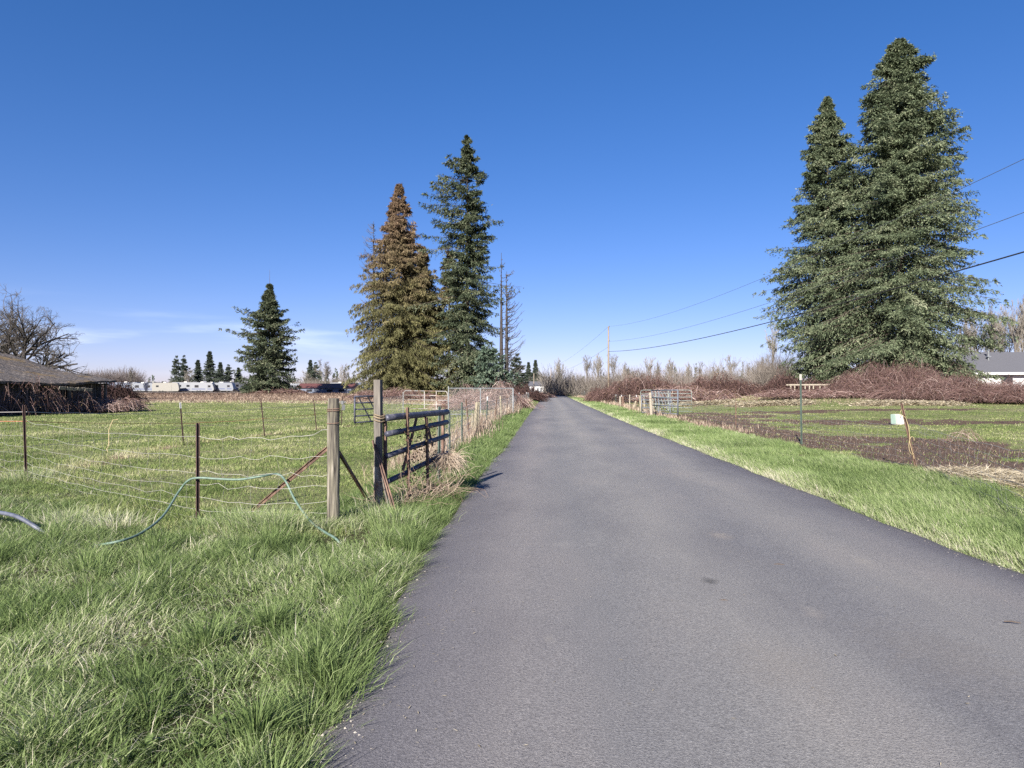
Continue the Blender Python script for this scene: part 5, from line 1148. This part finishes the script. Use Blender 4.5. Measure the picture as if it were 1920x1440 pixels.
for s_, off in ((0, 0), (.0, 1.2), (.5, 0), (.5, 1.2), (1, 0), (1, 1.2), (.78, 1.2)):
    b_ = A_ + dv * s_ + np.array([0, off, 0]); g = Geo(); g.box((b_[0], b_[1], (b_[2] + zt) / 2 - .1), (.1, .1, zt - b_[2] + .2)); g.build('post', MT['palewood'], t)
for off in (0, 1.2):
    g = Geo(); g.box((A_ + B_) / 2 * np.array([1, 1, 0]) + np.array([0, off - .07, zt - .02]), (np.linalg.norm(dv) + 1.0, .05, .14), (0, 0, math.atan2(dv[1], dv[0]))); g.build('rail', MT['palewood'], t)

# ------------------------------------------------------------------ utility poles and lines
def upole(label, px, top, Y, r=.15, base=None):
    b_ = base if base is not None else GT(px, Y); zt = top if base is not None else D(px - 1, top, Y)[2]
    t = thing('utility_pole', label, 'utility pole', b_); g = Geo(); g.tube([b_ - [0, 0, .3], b_ + [0, 0, (zt - b_[2]) * .5], (b_[0], b_[1], zt)], [r, r * .85, r * .68], 10); g.build('pole', MT['pole'], t, smooth=True)
    for dz in (.05, 2.3): g = Geo(); g.tube([(b_[0] + .12, b_[1] - .05, zt - dz - .1), (b_[0] + .12, b_[1] - .05, zt - dz + .12)], .06, 8); g.build('insulator', MT['insul'], t)
    return np.array([b_[0], b_[1], zt])
T1 = upole('tall wooden utility pole right of the road, holding three lines', 1141, 612, 110, .17)
T2 = upole('thin distant utility pole at the end of the road', 1033, 690, 190, .15)
T3 = upole('fainter distant pole left of the road end, before the pointed firs', 1001, 700, 200, .15)
E1 = D(1920, 298, 25); dv = (E1 - T1); T0 = T1 + dv * 1.28; 
T0b = np.array([T0[0], T0[1], tz(T0[0], T0[1])]); upole('utility pole right of the viewer', 0, 11.4, 0, .17, T0b)
def line(label, a, b, mid, r):
    # parabola through the two ends and one measured point between
    a, b, mid = map(np.array, (a, b, mid)); sm_ = np.linalg.norm((mid - a)[:2]) / np.linalg.norm((b - a)[:2]); lin = a[2] + (b[2] - a[2]) * sm_; k_ = (lin - mid[2]) / (sm_ * (1 - sm_))
    s_ = np.linspace(0, 1, 40); P_ = a + (b - a) * s_[:, None]; P_[:, 2] -= k_ * s_ * (1 - s_); g = Geo(); g.tube(P_, r, 5); return tag(g.build('power_line', MT['rubber'] if r > .015 else MT['insul'], origin=a), label, 'power line')
def endp(py):                   # where each line stands at the near pole
    e = D(1920, py, 25); return e
def far_end(z1, py, sagk):
    e = endp(py); return np.array([T0[0], T0[1], e[2] + (e[2] - z1) * .28 * .2 + sagk])
for lab, py0, py1, r_, ex in (('uppermost thin line running from the pole top toward the right', 612, 298, .011, 1.3), ('middle thin line between pole and right edge', 640, 398, .012, 1.1), ('lowest and thickest black line from the pole to the right', 659, 472, .028, .9)):
    a = D(1141, py0, 110); line(lab, a, far_end(a[2], py1, ex), D(1920, py1, 25), r_)
for lab, py0, z2 in (('faint upper line dropping from the tall pole toward the far pole', 612, T2[2]), ('faint lower line dropping from the tall pole toward the far pole', 650, T2[2] - 1.6)):
    a = D(1141, py0, 110); b = np.array([T2[0], T2[1], z2]); line(lab, a, b, (a + b) / 2 - [0, 0, .8], .014)

# ------------------------------------------------------------------ small things on the asphalt
for px, py, L_, a_, lab in ((1461, 1061, .09, .3, 'short dark twig on the asphalt, farther of the two right of the dark spot'), (1358, 1129, .06, .1, 'stubby dark twig on the asphalt just below the dark spot'), (1898, 1170, .1, .5, 'longer dark twig on the asphalt toward the right edge')):
    b_ = G(px, py, .05); b_[2] = .062; g = Geo(); d_ = np.array([math.cos(a_), -math.sin(a_) * .6, 0]); g.tube([b_ - d_ * L_ / 2, b_ + [0, .004, .004], b_ + d_ * L_ / 2], [.004, .005, .003], 6); tag(g.build('twig', MT['bark'], origin=b_), lab, 'twig')
